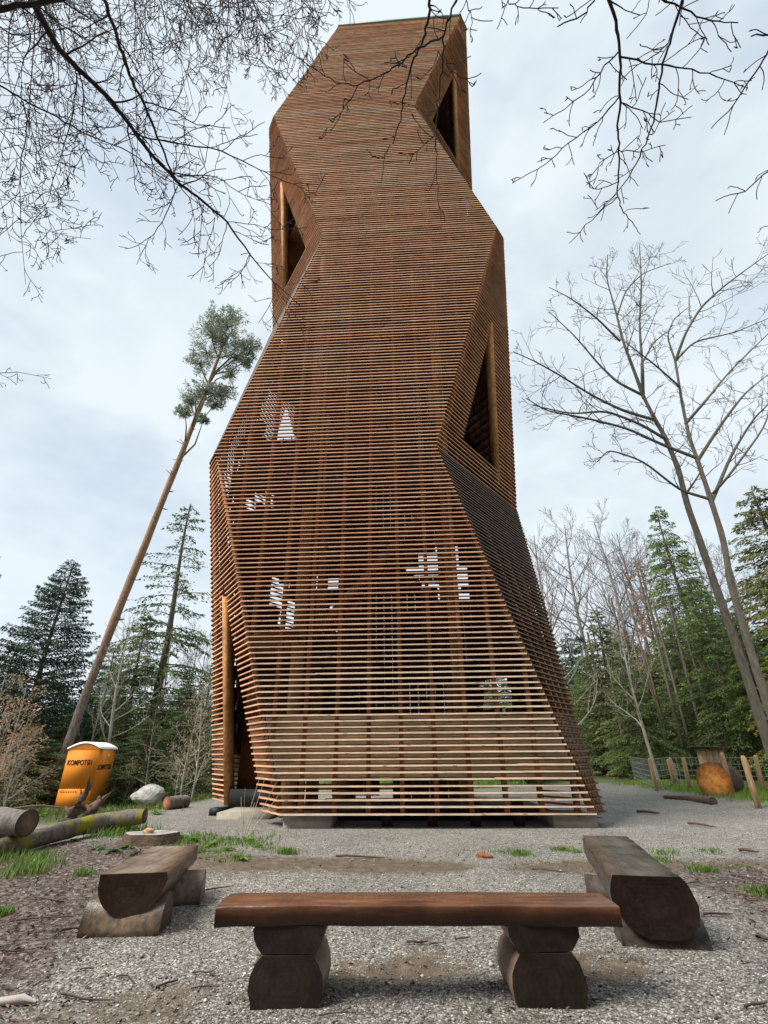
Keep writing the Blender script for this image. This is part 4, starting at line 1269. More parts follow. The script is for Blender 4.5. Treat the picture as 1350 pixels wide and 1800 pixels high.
plant_conifer(1180, 1095, 30, 'high', 'mid', 'spruce with a bare grey trunk in the middle of the right forest', GRr, 1.2)
plant_conifer(1025, 1150, 33, 'broad', 'green', 'low green spruce where the path enters the forest', GRr, 1.5)
plant_conifer(1140, 1160, 36, 'high', 'mid', 'spruce with dark trunk deep behind the path', GRr, 1.7)
plant_conifer(1345, 1090, 30, 'high', 'mid', 'spruce with bare trunk near the right edge behind the fence', GRr, 1.6)
# --- forest closing the view further back
far_r = np.random.default_rng(12)
for i in range(34):
    px = 985 + i * 12.5 + far_r.uniform(-8, 8)
    plant_conifer(px, far_r.uniform(1085, 1200), far_r.uniform(40, 54), far_r.choice(['full', 'full2', 'high', 'high']), far_r.choice(['mid', 'dark', 'green', 'olive']),
                  'spruce in the dense forest far behind the fence', 'far forest on the right', 1.25)
for i in range(22):
    px = -20 + i * 19 + far_r.uniform(-10, 10)
    plant_conifer(px, far_r.uniform(1195, 1275), far_r.uniform(32, 46), far_r.choice(['full', 'full2', 'broad', 'high']), far_r.choice(['mid', 'dark', 'olive', 'mid']),
                  'spruce in the forest far behind the cabin', 'far forest on the left', 1.35)
for i in range(14):
    px = 400 + i * 45 + far_r.uniform(-12, 12)
    plant_conifer(px, far_r.uniform(1150, 1230), far_r.uniform(44, 56), far_r.choice(['full', 'full2', 'high']), far_r.choice(['mid', 'dark', 'green']),
                  'spruce half hidden behind the slats of the tower', 'trees behind the tower', 1.3)


for px, py, Y in ((862, 1120, 29), (895, 1150, 32), (838, 1160, 31)):
    plant_conifer(px, py, Y, 'full', 'mid', 'spruce half hidden behind the slats of the tower', 'trees behind the tower', 1.3)


# --- bare broadleaved trees
def grow(B, p_, d, L, r, lvl, rg, wig=0.10, trop=0.06, ratio=0.62, kids=(5, 5, 4), ang=(0.5, 0.95), leafB=None, sides=(7, 5, 4, 3), flat=None, rmin=0.0035, start=0.25, tips=None):
    n = max(3, int(5 - lvl + 2)); P = [np.array(p_, float)]; dd = unit(d); st_ = L / n
    for i in range(n):
        dd = unit(dd + rg.normal(0, wig, 3) + np.array([0, 0, trop]))
        P.append(P[-1] + dd * st_)
    P = np.array(P); t = np.linspace(0, 1, n + 1)
    R = np.maximum(r * (1 - 0.8 * t), rmin)
    B.tube(P, R, sides[min(lvl, len(sides) - 1)])
    if tips is not None and lvl >= len(kids): tips.append(P[-1])
    if lvl < len(kids):
        nk = kids[lvl]
        for j in range(nk):
            tt = start + (0.98 - start) * (j + rg.uniform(0.1, 0.9)) / nk
            k = min(int(tt * n), n - 1); q = P[k] + (P[k + 1] - P[k]) * (tt * n - k)
            ax = unit(P[k + 1] - P[k])
            perp = unit(np.cross(ax, rg.normal(0, 1, 3)))
            if flat is not None: perp = unit(perp - flat * (perp @ flat) * 0.8)
            if j % 2: perp = -perp if flat is not None else perp
            a = rg.uniform(*ang)
            grow(B, q, ax * math.cos(a) + perp * math.sin(a), L * ratio * (1.1 - 0.55 * tt) * rg.uniform(0.75, 1.2), max(R[k] * 0.6, rmin), lvl + 1, rg, wig, trop, ratio, kids, ang, leafB, sides, flat, rmin, 0.15, tips)


def bare_mesh(seed, H, r, first=0.3, kids=(16, 6, 5), spread=0.42, wig=0.09, trop=0.05, rmin=0.006, lean=0.0, leaves=0):
    rg = np.random.default_rng(seed); B = Buf(); C = Buf()
    n = 10; z = np.linspace(-0.2, H, n)
    P = np.stack([0.02 * H * np.sin(z / H * 3 + seed), 0.02 * H * np.cos(z / H * 4 + seed), z], 1); P[:, :2] -= P[0, :2]; P[:, 0] += lean * z
    R = r * (1 - 0.9 * np.linspace(0, 1, n)) + rmin
    B.tube(P, R, 8, None, jit=0.06)
    tips = []
    for j in range(kids[0]):
        tt = first + (0.97 - first) * (j + rg.uniform(0.2, 0.8)) / kids[0]
        k = min(int(tt * (n - 1)), n - 2); q = P[k] + (P[k + 1] - P[k]) * (tt * (n - 1) - k)
        az = j * 2.4 + rg.normal(0, 0.4); el = rg.uniform(0.45, 0.95)
        L = H * spread * (1.05 - 0.75 * (tt - first) / (1 - first)) * rg.uniform(0.7, 1.15)
        grow(C, q, (math.cos(az) * math.cos(el), math.sin(az) * math.cos(el), math.sin(el)), L, max(R[k] * 0.5, rmin * 1.5), 0, rg, wig, trop, 0.55, kids[1:], (0.4, 0.85), rmin=rmin, sides=(5, 4, 3), tips=tips)
    out = [B, C]
    if leaves:
        tp = np.array(tips); tp = tp[rg.integers(0, len(tp), leaves)] + rg.normal(0, 0.12, (leaves, 3))
        d = rg.normal(0, 1, (leaves, 3)); d /= np.linalg.norm(d, axis=1)[:, None]
        sh = rg.uniform(0.6, 1.4, leaves); Lf = Buf()
        V, Q, Cc = sprays(tp, d, rg.uniform(0.06, 0.10, leaves), rg.uniform(0.02, 0.032, leaves), rg, np.stack([sh, sh * rg.uniform(.85, 1.1, leaves), sh], 1)); Lf.add(V, Q, c=Cc); out.append(Lf)
    return out


def plant_bare(mesh, HM, px, py, Y, label, group, barkm, name='bare_tree', width=1.0, rz=None):
    top = at(px, py, Y); gz = float(ground_h(top[0], top[1])); s_ = (top[2] - gz) / HM
    root = empty(name, (top[0], top[1], gz), rng.uniform(0, 6.28) if rz is None else rz, label, 'tree', group)
    root.scale = (s_ * width, s_ * width, s_)
    for nm, me in zip(('trunk', 'branches', 'dry_leaves'), mesh):
        o = link(nm, me, root)
        if nm != 'dry_leaves' and barkm: mat_override(o, barkm)
    return root


def to_meshes(bufs, barkm):
    names = ('bare_trunk', 'bare_branches', 'dry_leaves')
    return [b_.data(nm, barkm if i < 2 else NEEDLE['beech'], smooth=(i == 0)) for i, (b_, nm) in enumerate(zip(bufs, names))]


FAR = [to_meshes(bare_mesh(40 + i, 18, 0.22, 0.30, (18, 6, 5), 0.40, rmin=0.012), M['bark_mauve']) for i in range(3)]
GB = 'distant bare trees above the forest'
for i, (px, py, Y) in enumerate(((948, 935, 44), (1000, 918, 48), (1046, 925, 45), (1085, 945, 50), (1130, 965, 47), (1225, 955, 46), (1265, 965, 48))):
    plant_bare(FAR[i % 3], 18, px, py, Y, ('grey leafless tree in the distance touching the tower', 'second distant leafless tree from the right side of the tower', 'third distant leafless tree from the right side of the tower', 'distant leafless tree just left of the reddish conifer', 'distant leafless tree behind the reddish conifer and tallest spruce', 'distant leafless tree right of the tallest spruce', 'distant leafless tree between the two big bare trunks')[i], GB, M['bark_mauve'], 'bare_tree', 0.95)
for i, (px, py, Y) in enumerate(((352, 1105, 50), (300, 1115, 52), (222, 1085, 47), (372, 1125, 46))):
    plant_bare(FAR[(i + 1) % 3], 18, px, py, Y, ('faint leafless tree behind the small spruce near the tower', 'faint leafless tree behind the tall thin spruce', 'faint leafless tree just right of the pine trunk', 'faint leafless tree touching the left edge of the tower')[i], 'distant bare trees on the left', M['bark_mauve'], 'bare_tree', 0.9)
SLIM = [to_meshes(bare_mesh(60 + i, 10, 0.085, 0.22, (18, 5, 3), 0.30, rmin=0.005, leaves=0), M['bark_pale']) for i in range(2)]
plant_bare(SLIM[0], 10, 965, 1005, 24, 'pale slim leafless tree against the right side of the tower', None, M['bark_pale'], 'slim_tree', 1.15, 0.4)
plant_bare(SLIM[1], 10, 1078, 1015, 24.5, 'thin pale leaning tree where the fence begins', None, M['bark_pale'], 'slim_tree', 1.0, 1.4)
plant_bare(SLIM[0], 10, 248, 1085, 22.5, 'pale many-branched sapling right of the orange cabin', None, M['bark_pale'], 'sapling', 1.3, 2.0)
plant_bare(SLIM[1], 10, 186, 1180, 22.5, 'pale bare sapling in front of the leaning pine trunk', None, M['bark_pale'], 'sapling', 0.9, 0.2)
plant_bare(SLIM[1], 10, 285, 1235, 19.5, 'low bare sapling with a thin dark stem right of the cabin', None, M['bark_grey'], 'sapling', 1.4, 3.2)
SHR = [to_meshes(bare_mesh(70 + i, 4, 0.03, 0.10, (14, 5, 3), 0.36, rmin=0.0045, leaves=(520, 150)[i]), M['bark_pale']) for i in range(2)]
for i, (px, py, Y, k, lab) in enumerate(((40, 1205, 13.5, 0, 'sapling holding pale brown dead leaves at the far left'), (55, 1262, 14, 0, 'leaning sapling with dead brown leaves left of the cabin'), (5, 1290, 13, 0, 'low shrub with dead brown leaves behind the sawn log'),
                                           (8, 1195, 15, 1, 'thin bare shrub at the left edge'), (35, 1330, 14.5, 1, 'short bare twiggy shrub behind the logs'), (232, 1335, 21.5, 0, 'brown-leaved shrub right of the cabin'),
                                           (345, 1230, 19, 1, 'pale twiggy shrub beside the tower corner'), (365, 1205, 21, 1, 'tall pale shrub against the tower corner'), (325, 1300, 19, 1, 'low twiggy shrub at the gravel edge left of the tower'))):
    plant_bare(SHR[k], 4, px, py, Y, lab, 'shrubs on the left edge', None, 'shrub', 1.2)

# forest trunks of the dense stand on the right, thin and straight
for i in range(26):
    Y = far_r.uniform(27, 40); px = far_r.uniform(1075, 1360); base_ = at(px, 1384, Y); gz = float(ground_h(base_[0], base_[1]))
    h = far_r.uniform(6, 11); r_ = far_r.uniform(0.06, 0.14)
    root = empty('forest_trunk', (base_[0], base_[1], gz), 0, 'straight slender trunk in the dense stand behind the fence', 'tree', 'trunks in the right forest')
    b = Buf(); lean = far_r.normal(0, 0.02, 2); zz_ = np.linspace(-0.2, h, 7)
    b.tube(np.stack([lean[0] * zz_, lean[1] * zz_, zz_], 1), r_ * (1 - 0.5 * zz_ / h), 6, None, jit=0.06); b.obj('trunk', M['bark_grey'] if i % 3 else M['bark_brown'], root)
    b = Buf()
    for j in range(9):
        z = far_r.uniform(1.5, h); az = far_r.uniform(0, 6.28); L = far_r.uniform(0.3, 1.1); q = np.array([lean[0] * z, lean[1] * z, z]); e = q + np.array([math.cos(az), math.sin(az), far_r.uniform(-.35, .1)]) * L
        b.tube([q, (q + e) / 2 + [0, 0, .05], e], [.012, .009, .004], 3)
    b.obj('dead_branches', M['bark_grey'], root, kind='stuff')

# --- leaning Scots pine on the left
pine_Y = 21.5
pp_ = [at(88, 1390, pine_Y), at(145, 1235, pine_Y), at(205, 1080, pine_Y), at(262, 940, pine_Y), at(310, 820, pine_Y), at(352, 715, pine_Y), at(378, 645, pine_Y), at(398, 590, pine_Y)]
pp_[0][2] = float(ground_h(pp_[0][0], pp_[0][1])) - 0.2
pine = empty('pine_tree', (pp_[0][0], pp_[0][1], 0), 0, 'tall leaning pine with bare trunk and small tufted crown', 'tree')
PP = np.array(pp_); tt = np.linspace(0, 7, 30); PS = np.stack([np.interp(tt, range(8), PP[:, i]) for i in range(3)], 1)
RS = np.interp(tt, [0, 1, 3, 5, 7], [.19, .18, .165, .125, .05])
b = Buf(); up_ = sstep(3, 8, PS[:, 2]); b.tube(PS, RS, 12, None, jit=0.10); b.C[-1] = np.repeat(np.stack([up_, up_, up_], 1), 12, 0)
parts = [b.obj('trunk', M['bark_pine'], pine, smooth=True)]
prg = np.random.default_rng(5)
clumps = [(400, 575, 34), (372, 590, 30), (425, 605, 28), (385, 562, 26), (365, 620, 26), (415, 630, 26), (352, 640, 22), (440, 612, 16), (405, 655, 15), (395, 605, 30), (430, 635, 14),
          (345, 695, 24), (362, 688, 22), (385, 695, 22), (398, 690, 18), (325, 722, 15), (378, 712, 14), (358, 738, 9), (335, 708, 14), (370, 575, 18), (408, 556, 18)]
lb = Buf(); Vn = Buf()
for (px, py, rp) in clumps:
    Yc = pine_Y + prg.normal(0, 1.0); c = at(px, py, Yc); dist = np.linalg.norm(c - [0, 0, EYE]); R_ = rp / FPX * dist * 0.82
    i0 = int(np.argmin(np.linalg.norm(PS - c, axis=1) + 0.8 * np.maximum(PS[:, 2] - c[2] + 0.8, 0))); a0 = PS[max(i0 - 1, 0)]
    lb.tube([a0, (a0 + c) / 2 + prg.normal(0, 0.15, 3), c], [0.06, 0.04, 0.015], 4, None)
    ns = int(12 + rp * 0.9)
    for s_ in range(ns):
        q = c + unit(prg.normal(0, 1, 3)) * R_ * prg.uniform(0.3, 1.45) ** 0.75 * np.array([1, 1, 0.75])
        lb.tube([c, (c + q) / 2 + prg.normal(0, 0.05, 3), q], [0.018, 0.012, 0.006], 3, None)
        m_ = 22; d = prg.normal(0, 1, (m_, 3)) + np.array([0, 0, 0.35]); d /= np.linalg.norm(d, axis=1)[:, None]
        sh = prg.uniform(0.6, 1.4, m_) * prg.uniform(0.75, 1.25)
        V, Q, C = sprays(q + d * prg.uniform(0, 0.28, m_)[:, None] * R_ * 0.55, d, prg.uniform(0.14, 0.26, m_), prg.uniform(0.014, 0.026, m_), prg, np.stack([sh, sh, sh * 1.0], 1)); Vn.add(V, Q, c=C)
parts.append(lb.obj('branches', M['bark_brown'], pine)); parts.append(Vn.obj('crown', NEEDLE['pine'], pine))
sb_ = Buf()
for i in range(26):
    k = prg.integers(6, 24); az = prg.uniform(0, 6.28); q = PS[k]; e = q + np.array([math.cos(az), math.sin(az), 0.25]) * (RS[k] + prg.uniform(.1, .35)); sb_.tube([q, e], [.03, .012], 4, None)
parts.append(sb_.obj('branch_stubs', M['bark_brown'], pine))
world_part(pine, *parts)


# --- two big bare trunks on the right: main limbs follow the photograph, twigs grow from them
def path3(pts, Y, jitY, rg, k=5):
    """limb drawn through photo positions; its depth wanders around Y"""
    n = len(pts); y = Y + np.cumsum(rg.normal(0, jitY, n)) - (0 if n < 2 else 0)
    y[0] = Y
    P = np.array([at(px, py, yy) for (px, py), yy in zip(pts, y)])
    t = np.linspace(0, n - 1, (n - 1) * k + 1)
    # smooth interpolation
    from_ = np.arange(n)
    S = np.stack([np.interp(t, from_, P[:, i]) for i in range(3)], 1)
    for _ in range(2): S[1:-1] = (S[:-2] + 2 * S[1:-1] + S[2:]) / 4
    return S


def side_twigs(B, S, R, rg, n, L, lvls, rmin, ang=(0.45, 0.9), trop=0.02, wig=0.12, ratio=0.6, start=0.25, view=0.6, fall=0.5):
    """shoots along a limb; they mostly spread across the limb's own plane"""
    m_ = len(S)
    for j in range(n):
        tt = start + (0.99 - start) * (j + rg.uniform(0, 1)) / n
        k = min(int(tt * (m_ - 1)), m_ - 2); q = S[k]; ax = unit(S[k + 1] - S[k])
        vd = unit(q - np.array([0, 0, EYE])); perp = unit(np.cross(ax, vd)) * (1 if j % 2 else -1)
        perp = unit(perp * view + rg.normal(0, 1, 3) * (1 - view))
        a = rg.uniform(*ang)
        grow(B, q, ax * math.cos(a) + perp * math.sin(a), L * (1.1 - fall * tt) * rg.uniform(0.55, 1.3), max(min(R[k] * 0.55, 0.02), rmin), 0, rg, wig, trop, ratio, lvls, (0.4, 0.9), rmin=rmin, sides=(4, 3, 3), flat=vd)


def big_tree(name, label, Y, trunk, tr, limbs, seed):
    rg = np.random.default_rng(seed)
    S = path3(trunk, Y, 0.0, rg); t = np.linspace(0, 1, len(S)); R = np.interp(t, np.linspace(0, 1, len(tr)), tr) * 0.64
    root = empty(name, (S[0][0], S[0][1], float(ground_h(S[0][0], S[0][1]))), 0, label, 'tree', 'big bare trees at the right')
    b = Buf(); b.tube(S, R * (1 + 0.04 * np.sin(np.arange(len(S)) * 1.3)), 10, None, jit=0.04); outs = [b.obj('trunk', M['bark_grey'], root, smooth=True)]
    tw = Buf()
    side_twigs(tw, S, R, rg, 11, 1.7, (3, 2), 0.008, start=0.66)
    for pts, r0 in limbs:
        L_ = path3(pts, Y, 0.35, rg); RL = r0 * (1 - 0.85 * np.linspace(0, 1, len(L_))) + 0.008
        lb_ = Buf(); lb_.tube(L_, RL, 6, None, jit=0.05); outs.append(lb_.obj('limb', M['bark_grey'], root, smooth=True))
        ln = np.linalg.norm(np.diff(L_, axis=0), axis=1).sum()
        side_twigs(tw, L_, RL, rg, max(6, int(ln * 1.7)), ln * 0.25, (3, 2), 0.0075, trop=0.04)
    outs.append(tw.obj('twigs', M['twig_grey'], root, kind='stuff'))
    world_part(root, *outs)


big_tree('bare_tree', 'big leafless tree leaning left, left of the two trunks at the right', 16.0,
         [(1392, 1440), (1345, 1290), (1300, 1150), (1268, 1060), (1235, 965), (1207, 885), (1193, 825), (1170, 770), (1150, 735), (1130, 695)], [.24, .225, .21, .20, .185, .165, .15, .135, .12, .10],
         [([(1150, 738), (1095, 722), (1040, 695), (985, 660), (940, 635), (902, 618)], .06), ([(1130, 695), (1085, 672), (1052, 640), (1010, 590), (965, 548)], .06), ([(1130, 695), (1129, 640), (1124, 570), (1128, 500), (1124, 430)], .07),
          ([(1132, 700), (1112, 645), (1095, 600), (1082, 545), (1066, 490), (1068, 448)], .07), ([(1170, 772), (1125, 745), (1065, 722), (1005, 728), (935, 712)], .06), ([(1090, 600), (1050, 560), (1005, 525), (965, 505)], .045),
          ([(1085, 555), (1100, 510), (1130, 480), (1180, 462)], .035), ([(1203, 872), (1222, 845), (1238, 818)], .045), ([(1128, 640), (1150, 600), (1185, 575)], .035)], 3)
big_tree('bare_tree', 'big leafless tree with a kinked trunk, right of the two trunks at the right', 15.4,
         [(1412, 1445), (1385, 1340), (1340, 1210), (1312, 1120), (1285, 1030), (1272, 950), (1250, 880), (1228, 815), (1212, 770), (1200, 715), (1187, 635)], [.21, .20, .185, .175, .165, .15, .135, .115, .10, .085, .07],
         [([(1187, 635), (1205, 585), (1232, 540), (1270, 505), (1310, 475), (1352, 445)], .055), ([(1187, 635), (1172, 590), (1185, 560), (1210, 540)], .035), ([(1224, 805), (1165, 782), (1100, 752), (1030, 735), (960, 722), (925, 700)], .06),
          ([(1205, 745), (1240, 705), (1285, 650), (1352, 585)], .06), ([(1226, 810), (1268, 745), (1310, 690), (1355, 655)], .06), ([(1250, 878), (1195, 862), (1130, 810), (1070, 790), (1050, 812)], .05),
          ([(1252, 880), (1285, 800), (1325, 735), (1362, 700)], .06), ([(1253, 868), (1280, 838), (1345, 750), (1360, 690)], .05), ([(1187, 635), (1220, 600), (1290, 585), (1350, 560)], .04), ([(1195, 680), (1150, 640), (1110, 610), (1085, 590)], .035)], 4)
# ------------------------------------------------------------------ beech trees standing behind the viewer, whose limbs hang into the picture
def zpath(pts, zs, k=4, pre=()):
    zz_ = np.interp(np.linspace(0, 1, len(pts)), np.linspace(0, 1, len(zs)), zs)
    P = [np.array(q, float) for q in pre] + [on_z(px, py, z) for (px, py), z in zip(pts, zz_)]
    P = np.array(P); n = len(P); t = np.linspace(0, n - 1, (n - 1) * k + 1)
    S = np.stack([np.interp(t, np.arange(n), P[:, i]) for i in range(3)], 1)
    S[1:-1] = (S[:-2] + 2 * S[1:-1] + S[2:]) / 4
    return S


def buds(B, tips, rg, r=0.004, L=0.03):
    for t_ in tips:
        d = unit(rg.normal(0, 1, 3) + [0, 0, -0.3]); B.tube([t_, t_ + d * L * .5, t_ + d * L], [r * .5, r, 0.001], 4)


def beech(name, label, foot, trunk_r, H, limbs, seed, rmin=0.0030, thin=0.62, mat='bark_dark', jitn=0.0):
    """limbs: (photo path, heights, r0, r1, shoots, shoot length, levels, lead-in points)"""
    rg = np.random.default_rng(seed)
    gz = float(ground_h(foot[0], foot[1]))
    root = empty(name, (foot[0], foot[1], gz), 0, label, 'tree', 'beech trees behind the viewer')
    z = np.linspace(-0.2, H, 10)
    b = Buf(); b.tube(np.stack([foot[0] + 0.06 * np.sin(z * .5), foot[1] + 0.05 * np.cos(z * .4), z], 1), trunk_r * (1 - 0.6 * z / H), 10, None, jit=0.05); outs = [b.obj('trunk', M['bark_grey'], root, smooth=True)]
    tw = Buf()
    for (pts, zs, r0, r1, n, L, lv, pre) in limbs:
        S = zpath(pts, zs, 4, pre); R = np.linspace(r0, r1, len(S)) * thin
        kinks = 1 + 0.10 * rg.normal(0, 1, len(S)) * (rg.uniform(0, 1, len(S)) < 0.25)
        S[1:-1] += rg.normal(0, 0.004, S[1:-1].shape)
        lb_ = Buf(); lb_.tube(S, R * kinks, 6 if r0 > 0.015 else 4, None); outs.append(lb_.obj('limb', M[mat], root, smooth=True))
        tips = []
        st_ = len(pre) / (len(pre) + len(pts)) * 0.9 if pre else 0.05
        m_ = len(S)
        for j in range(n):
            tt = st_ + (0.99 - st_) * (j + rg.uniform(0, 1)) / n
            k = min(int(tt * (m_ - 1)), m_ - 2); q = S[k]; ax = unit(S[k + 1] - S[k])
            vd = unit(q - np.array([0, 0, EYE])); perp = unit(np.cross(ax, vd)) * (1 if j % 2 else -1)
            perp = unit(perp * 0.75 + rg.normal(0, 1, 3) * 0.25); a = rg.uniform(0.5, 1.1)
            grow(tw, q, ax * math.cos(a) + perp * math.sin(a), L * (1.1 - 0.5 * tt) * rg.uniform(0.4, 1.35), max(min(R[k] * 0.5, 0.008), rmin), 0, rg, 0.16, -0.01, 0.55, lv, (0.5, 1.0), rmin=rmin, sides=(4, 3, 3), flat=vd, tips=tips)
        if rmin < 0.006: buds(tw, tips[::2], rg)
    outs.append(tw.obj('twigs', M[mat], root, kind='stuff'))
    world_part(root, *outs)
    return root


bA = (-4.2, -2.2)
preA = [(-4.2, -2.2, 6.6), (-3.6, -0.6, 6.9)]
limbsA = [([(45, -20), (95, 75), (135, 120), (190, 170), (225, 215), (260, 265), (312, 320), (345, 345), (400, 390), (440, 450), (480, 495), (530, 540)], (6.6, 6.0, 5.6), .046, .006, 22, .55, (3, 2), preA),
          ([(170, -30), (200, 45), (215, 95), (232, 145), (255, 185), (275, 240), (300, 300), (314, 322)], (6.9, 6.4, 6.0), .026, .011, 10, .6, (3, 2), []),
          ([(-60, 30), (0, 14), (60, 5), (120, -4), (180, -25)], (6.2, 6.6), .035, .028, 6, .5, (3, 2), []),
          ([(-60, 125), (0, 150), (40, 175), (100, 205), (150, 235), (215, 260), (262, 292), (320, 330)], (6.6, 6.2), .016, .006, 14, .55, (3, 2), []),
          ([(225, 235), (300, 250), (390, 265), (440, 290), (475, 308), (530, 330), (560, 345)], (6.0, 5.7), .011, .004, 12, .35, (2,), []),
          ([(312, 310), (380, 308), (430, 345), (475, 360)], (6.0, 5.7), .009, .004, 9, .3, (2,), []), ([(255, 180), (310, 195), (345, 220), (405, 225)], (6.3, 6.1), .010, .005, 6, .3, (2,), []),
          ([(312, 328), (292, 380), (262, 420), (240, 465)], (6.0, 5.7), .009, .004, 10, .25, (2,), []), ([(358, 360), (350, 420), (348, 440)], (5.9, 5.7), .006, .004, 6, .2, (1,), []), ([(378, 382), (362, 440), (352, 495)], (5.9, 5.6), .006, .004, 8, .2, (1,), []),
          ([(440, 445), (425, 480), (400, 500)], (5.7, 5.6), .006, .004, 6, .2, (1,), []), ([(390, 265), (420, 240), (466, 214)], (6.0, 5.9), .006, .004, 4, .2, (1,), []), ([(400, 390), (450, 395), (480, 405), (540, 400)], (5.8, 5.6), .006, .004, 7, .22, (1,), []),
          ([(135, 128), (130, 190), (110, 270), (85, 340)], (6.3, 6.0), .012, .004, 14, .4, (3, 2), []), ([(40, 178), (50, 220), (35, 290), (35, 380), (45, 500)], (6.3, 5.9), .012, .004, 16, .4, (3, 2), []),
          ([(-30, 200), (20, 250), (60, 320), (85, 380), (95, 420)], (6.4, 6.0), .011, .004, 14, .45, (3, 2), []), ([(-40, 300), (10, 340), (50, 380), (90, 410), (160, 420)], (6.4, 6.0), .009, .004, 12, .4, (3, 2), []),
          ([(-50, 660), (0, 655), (40, 655), (90, 666)], (5.2, 5.1), .010, .004, 7, .22, (1,), []), ([(480, 495), (510, 545), (545, 585)], (5.6, 5.5), .006, .004, 8, .18, (1,), [])]
beech('beech_tree', 'dark overhanging beech limbs reaching in from the top left corner', bA, 0.26, 13.0, limbsA, 11)

# finer crown higher up in the same corner
rgf = np.random.default_rng(77)
limbsF = []
starts = [(-120, -140), (60, -150), (230, -140), (380, -120), (500, -90)]
for (ex, ey) in ((20, 210), (70, 260), (110, 200), (150, 300), (180, 190), (210, 240), (250, 150), (290, 220), (320, 130), (350, 190), (390, 120), (410, 180), (440, 90), (470, 150), (505, 110), (530, 60), (560, 90), (590, 40), (300, 60), (200, 60), (100, 90), (30, 380), (90, 330), (0, 300), (450, 40), (370, 40)):
    s0 = min(starts, key=lambda q: abs(q[0] - ex * 0.8) + rgf.uniform(0, 120)); n_ = 6
    pth = [(s0[0] + (ex - s0[0]) * t + rgf.normal(0, 12), s0[1] + (ey - s0[1]) * t + rgf.normal(0, 12)) for t in np.linspace(0, 1, n_)]
    zb = rgf.uniform(10.5, 13.5)
    limbsF.append((pth, (zb + 0.5, zb - 0.6), .020, .005, 13, 0.9, (4, 2), [(-2.2 + rgf.normal(0, .4), -3.2, zb + 0.8)]))
beech('beech_tree', 'fine mauve-grey beech twigs filling the upper left sky', (-2.0, -4.5), 0.30, 17.0, limbsF, 21, rmin=0.0048, thin=0.8, mat='bark_fine')

preB = [(1.6, -2.6, 6.0), (1.0, -0.4, 6.2)]
limbsB = [([(756, -60), (755, 0), (752, 40), (740, 80), (725, 110), (715, 145), (707, 180), (705, 215), (690, 250), (673, 277), (670, 325)], (4.6, 4.0), .017, .003, 8, .14, (), [(0.9, -0.9, 6.0)]),
          ([(815, -50), (803, 0), (780, 55), (775, 110), (770, 170), (768, 215), (765, 270), (770, 330), (775, 392)], (4.6, 3.9), .014, .0025, 8, .12, (), [(1.1, -0.9, 6.0)]),
          ([(780, 62), (735, 85), (700, 115), (670, 135), (630, 150), (610, 180), (590, 220), (560, 242)], (4.4, 4.1), .009, .003, 10, .14, (1,), []),
          ([(630, 150), (590, 145), (555, 120), (545, 98)], (4.2, 4.2), .005, .003, 5, .12, (), []), ([(673, 277), (655, 275), (643, 262)], (4.0, 4.0), .006, .003, 0, .1, (), []), ([(707, 180), (690, 182), (683, 178)], (4.1, 4.1), .005, .003, 0, .1, (), []),
          ([(700, 118), (720, 118), (675, 110)], (4.2, 4.2), .005, .003, 0, .1, (), []), ([(755, 15), (780, 25), (778, 48)], (4.4, 4.4), .005, .003, 1, .1, (), []), ([(765, 238), (740, 260), (715, 278)], (4.0, 4.0), .004, .003, 6, .1, (), []), ([(820, 0), (830, 30), (828, 70)], (4.7, 4.6), .005, .003, 6, .12, (), []),
          ([(770, 90), (800, 130), (835, 150)], (4.2, 4.2), .004, .003, 7, .1, (), [])]
beech('beech_tree', 'dark drooping beech twigs hanging in front of the tower top', (1.6, -2.6), 0.24, 12.0, limbsB, 31, rmin=0.0019, thin=0.5)

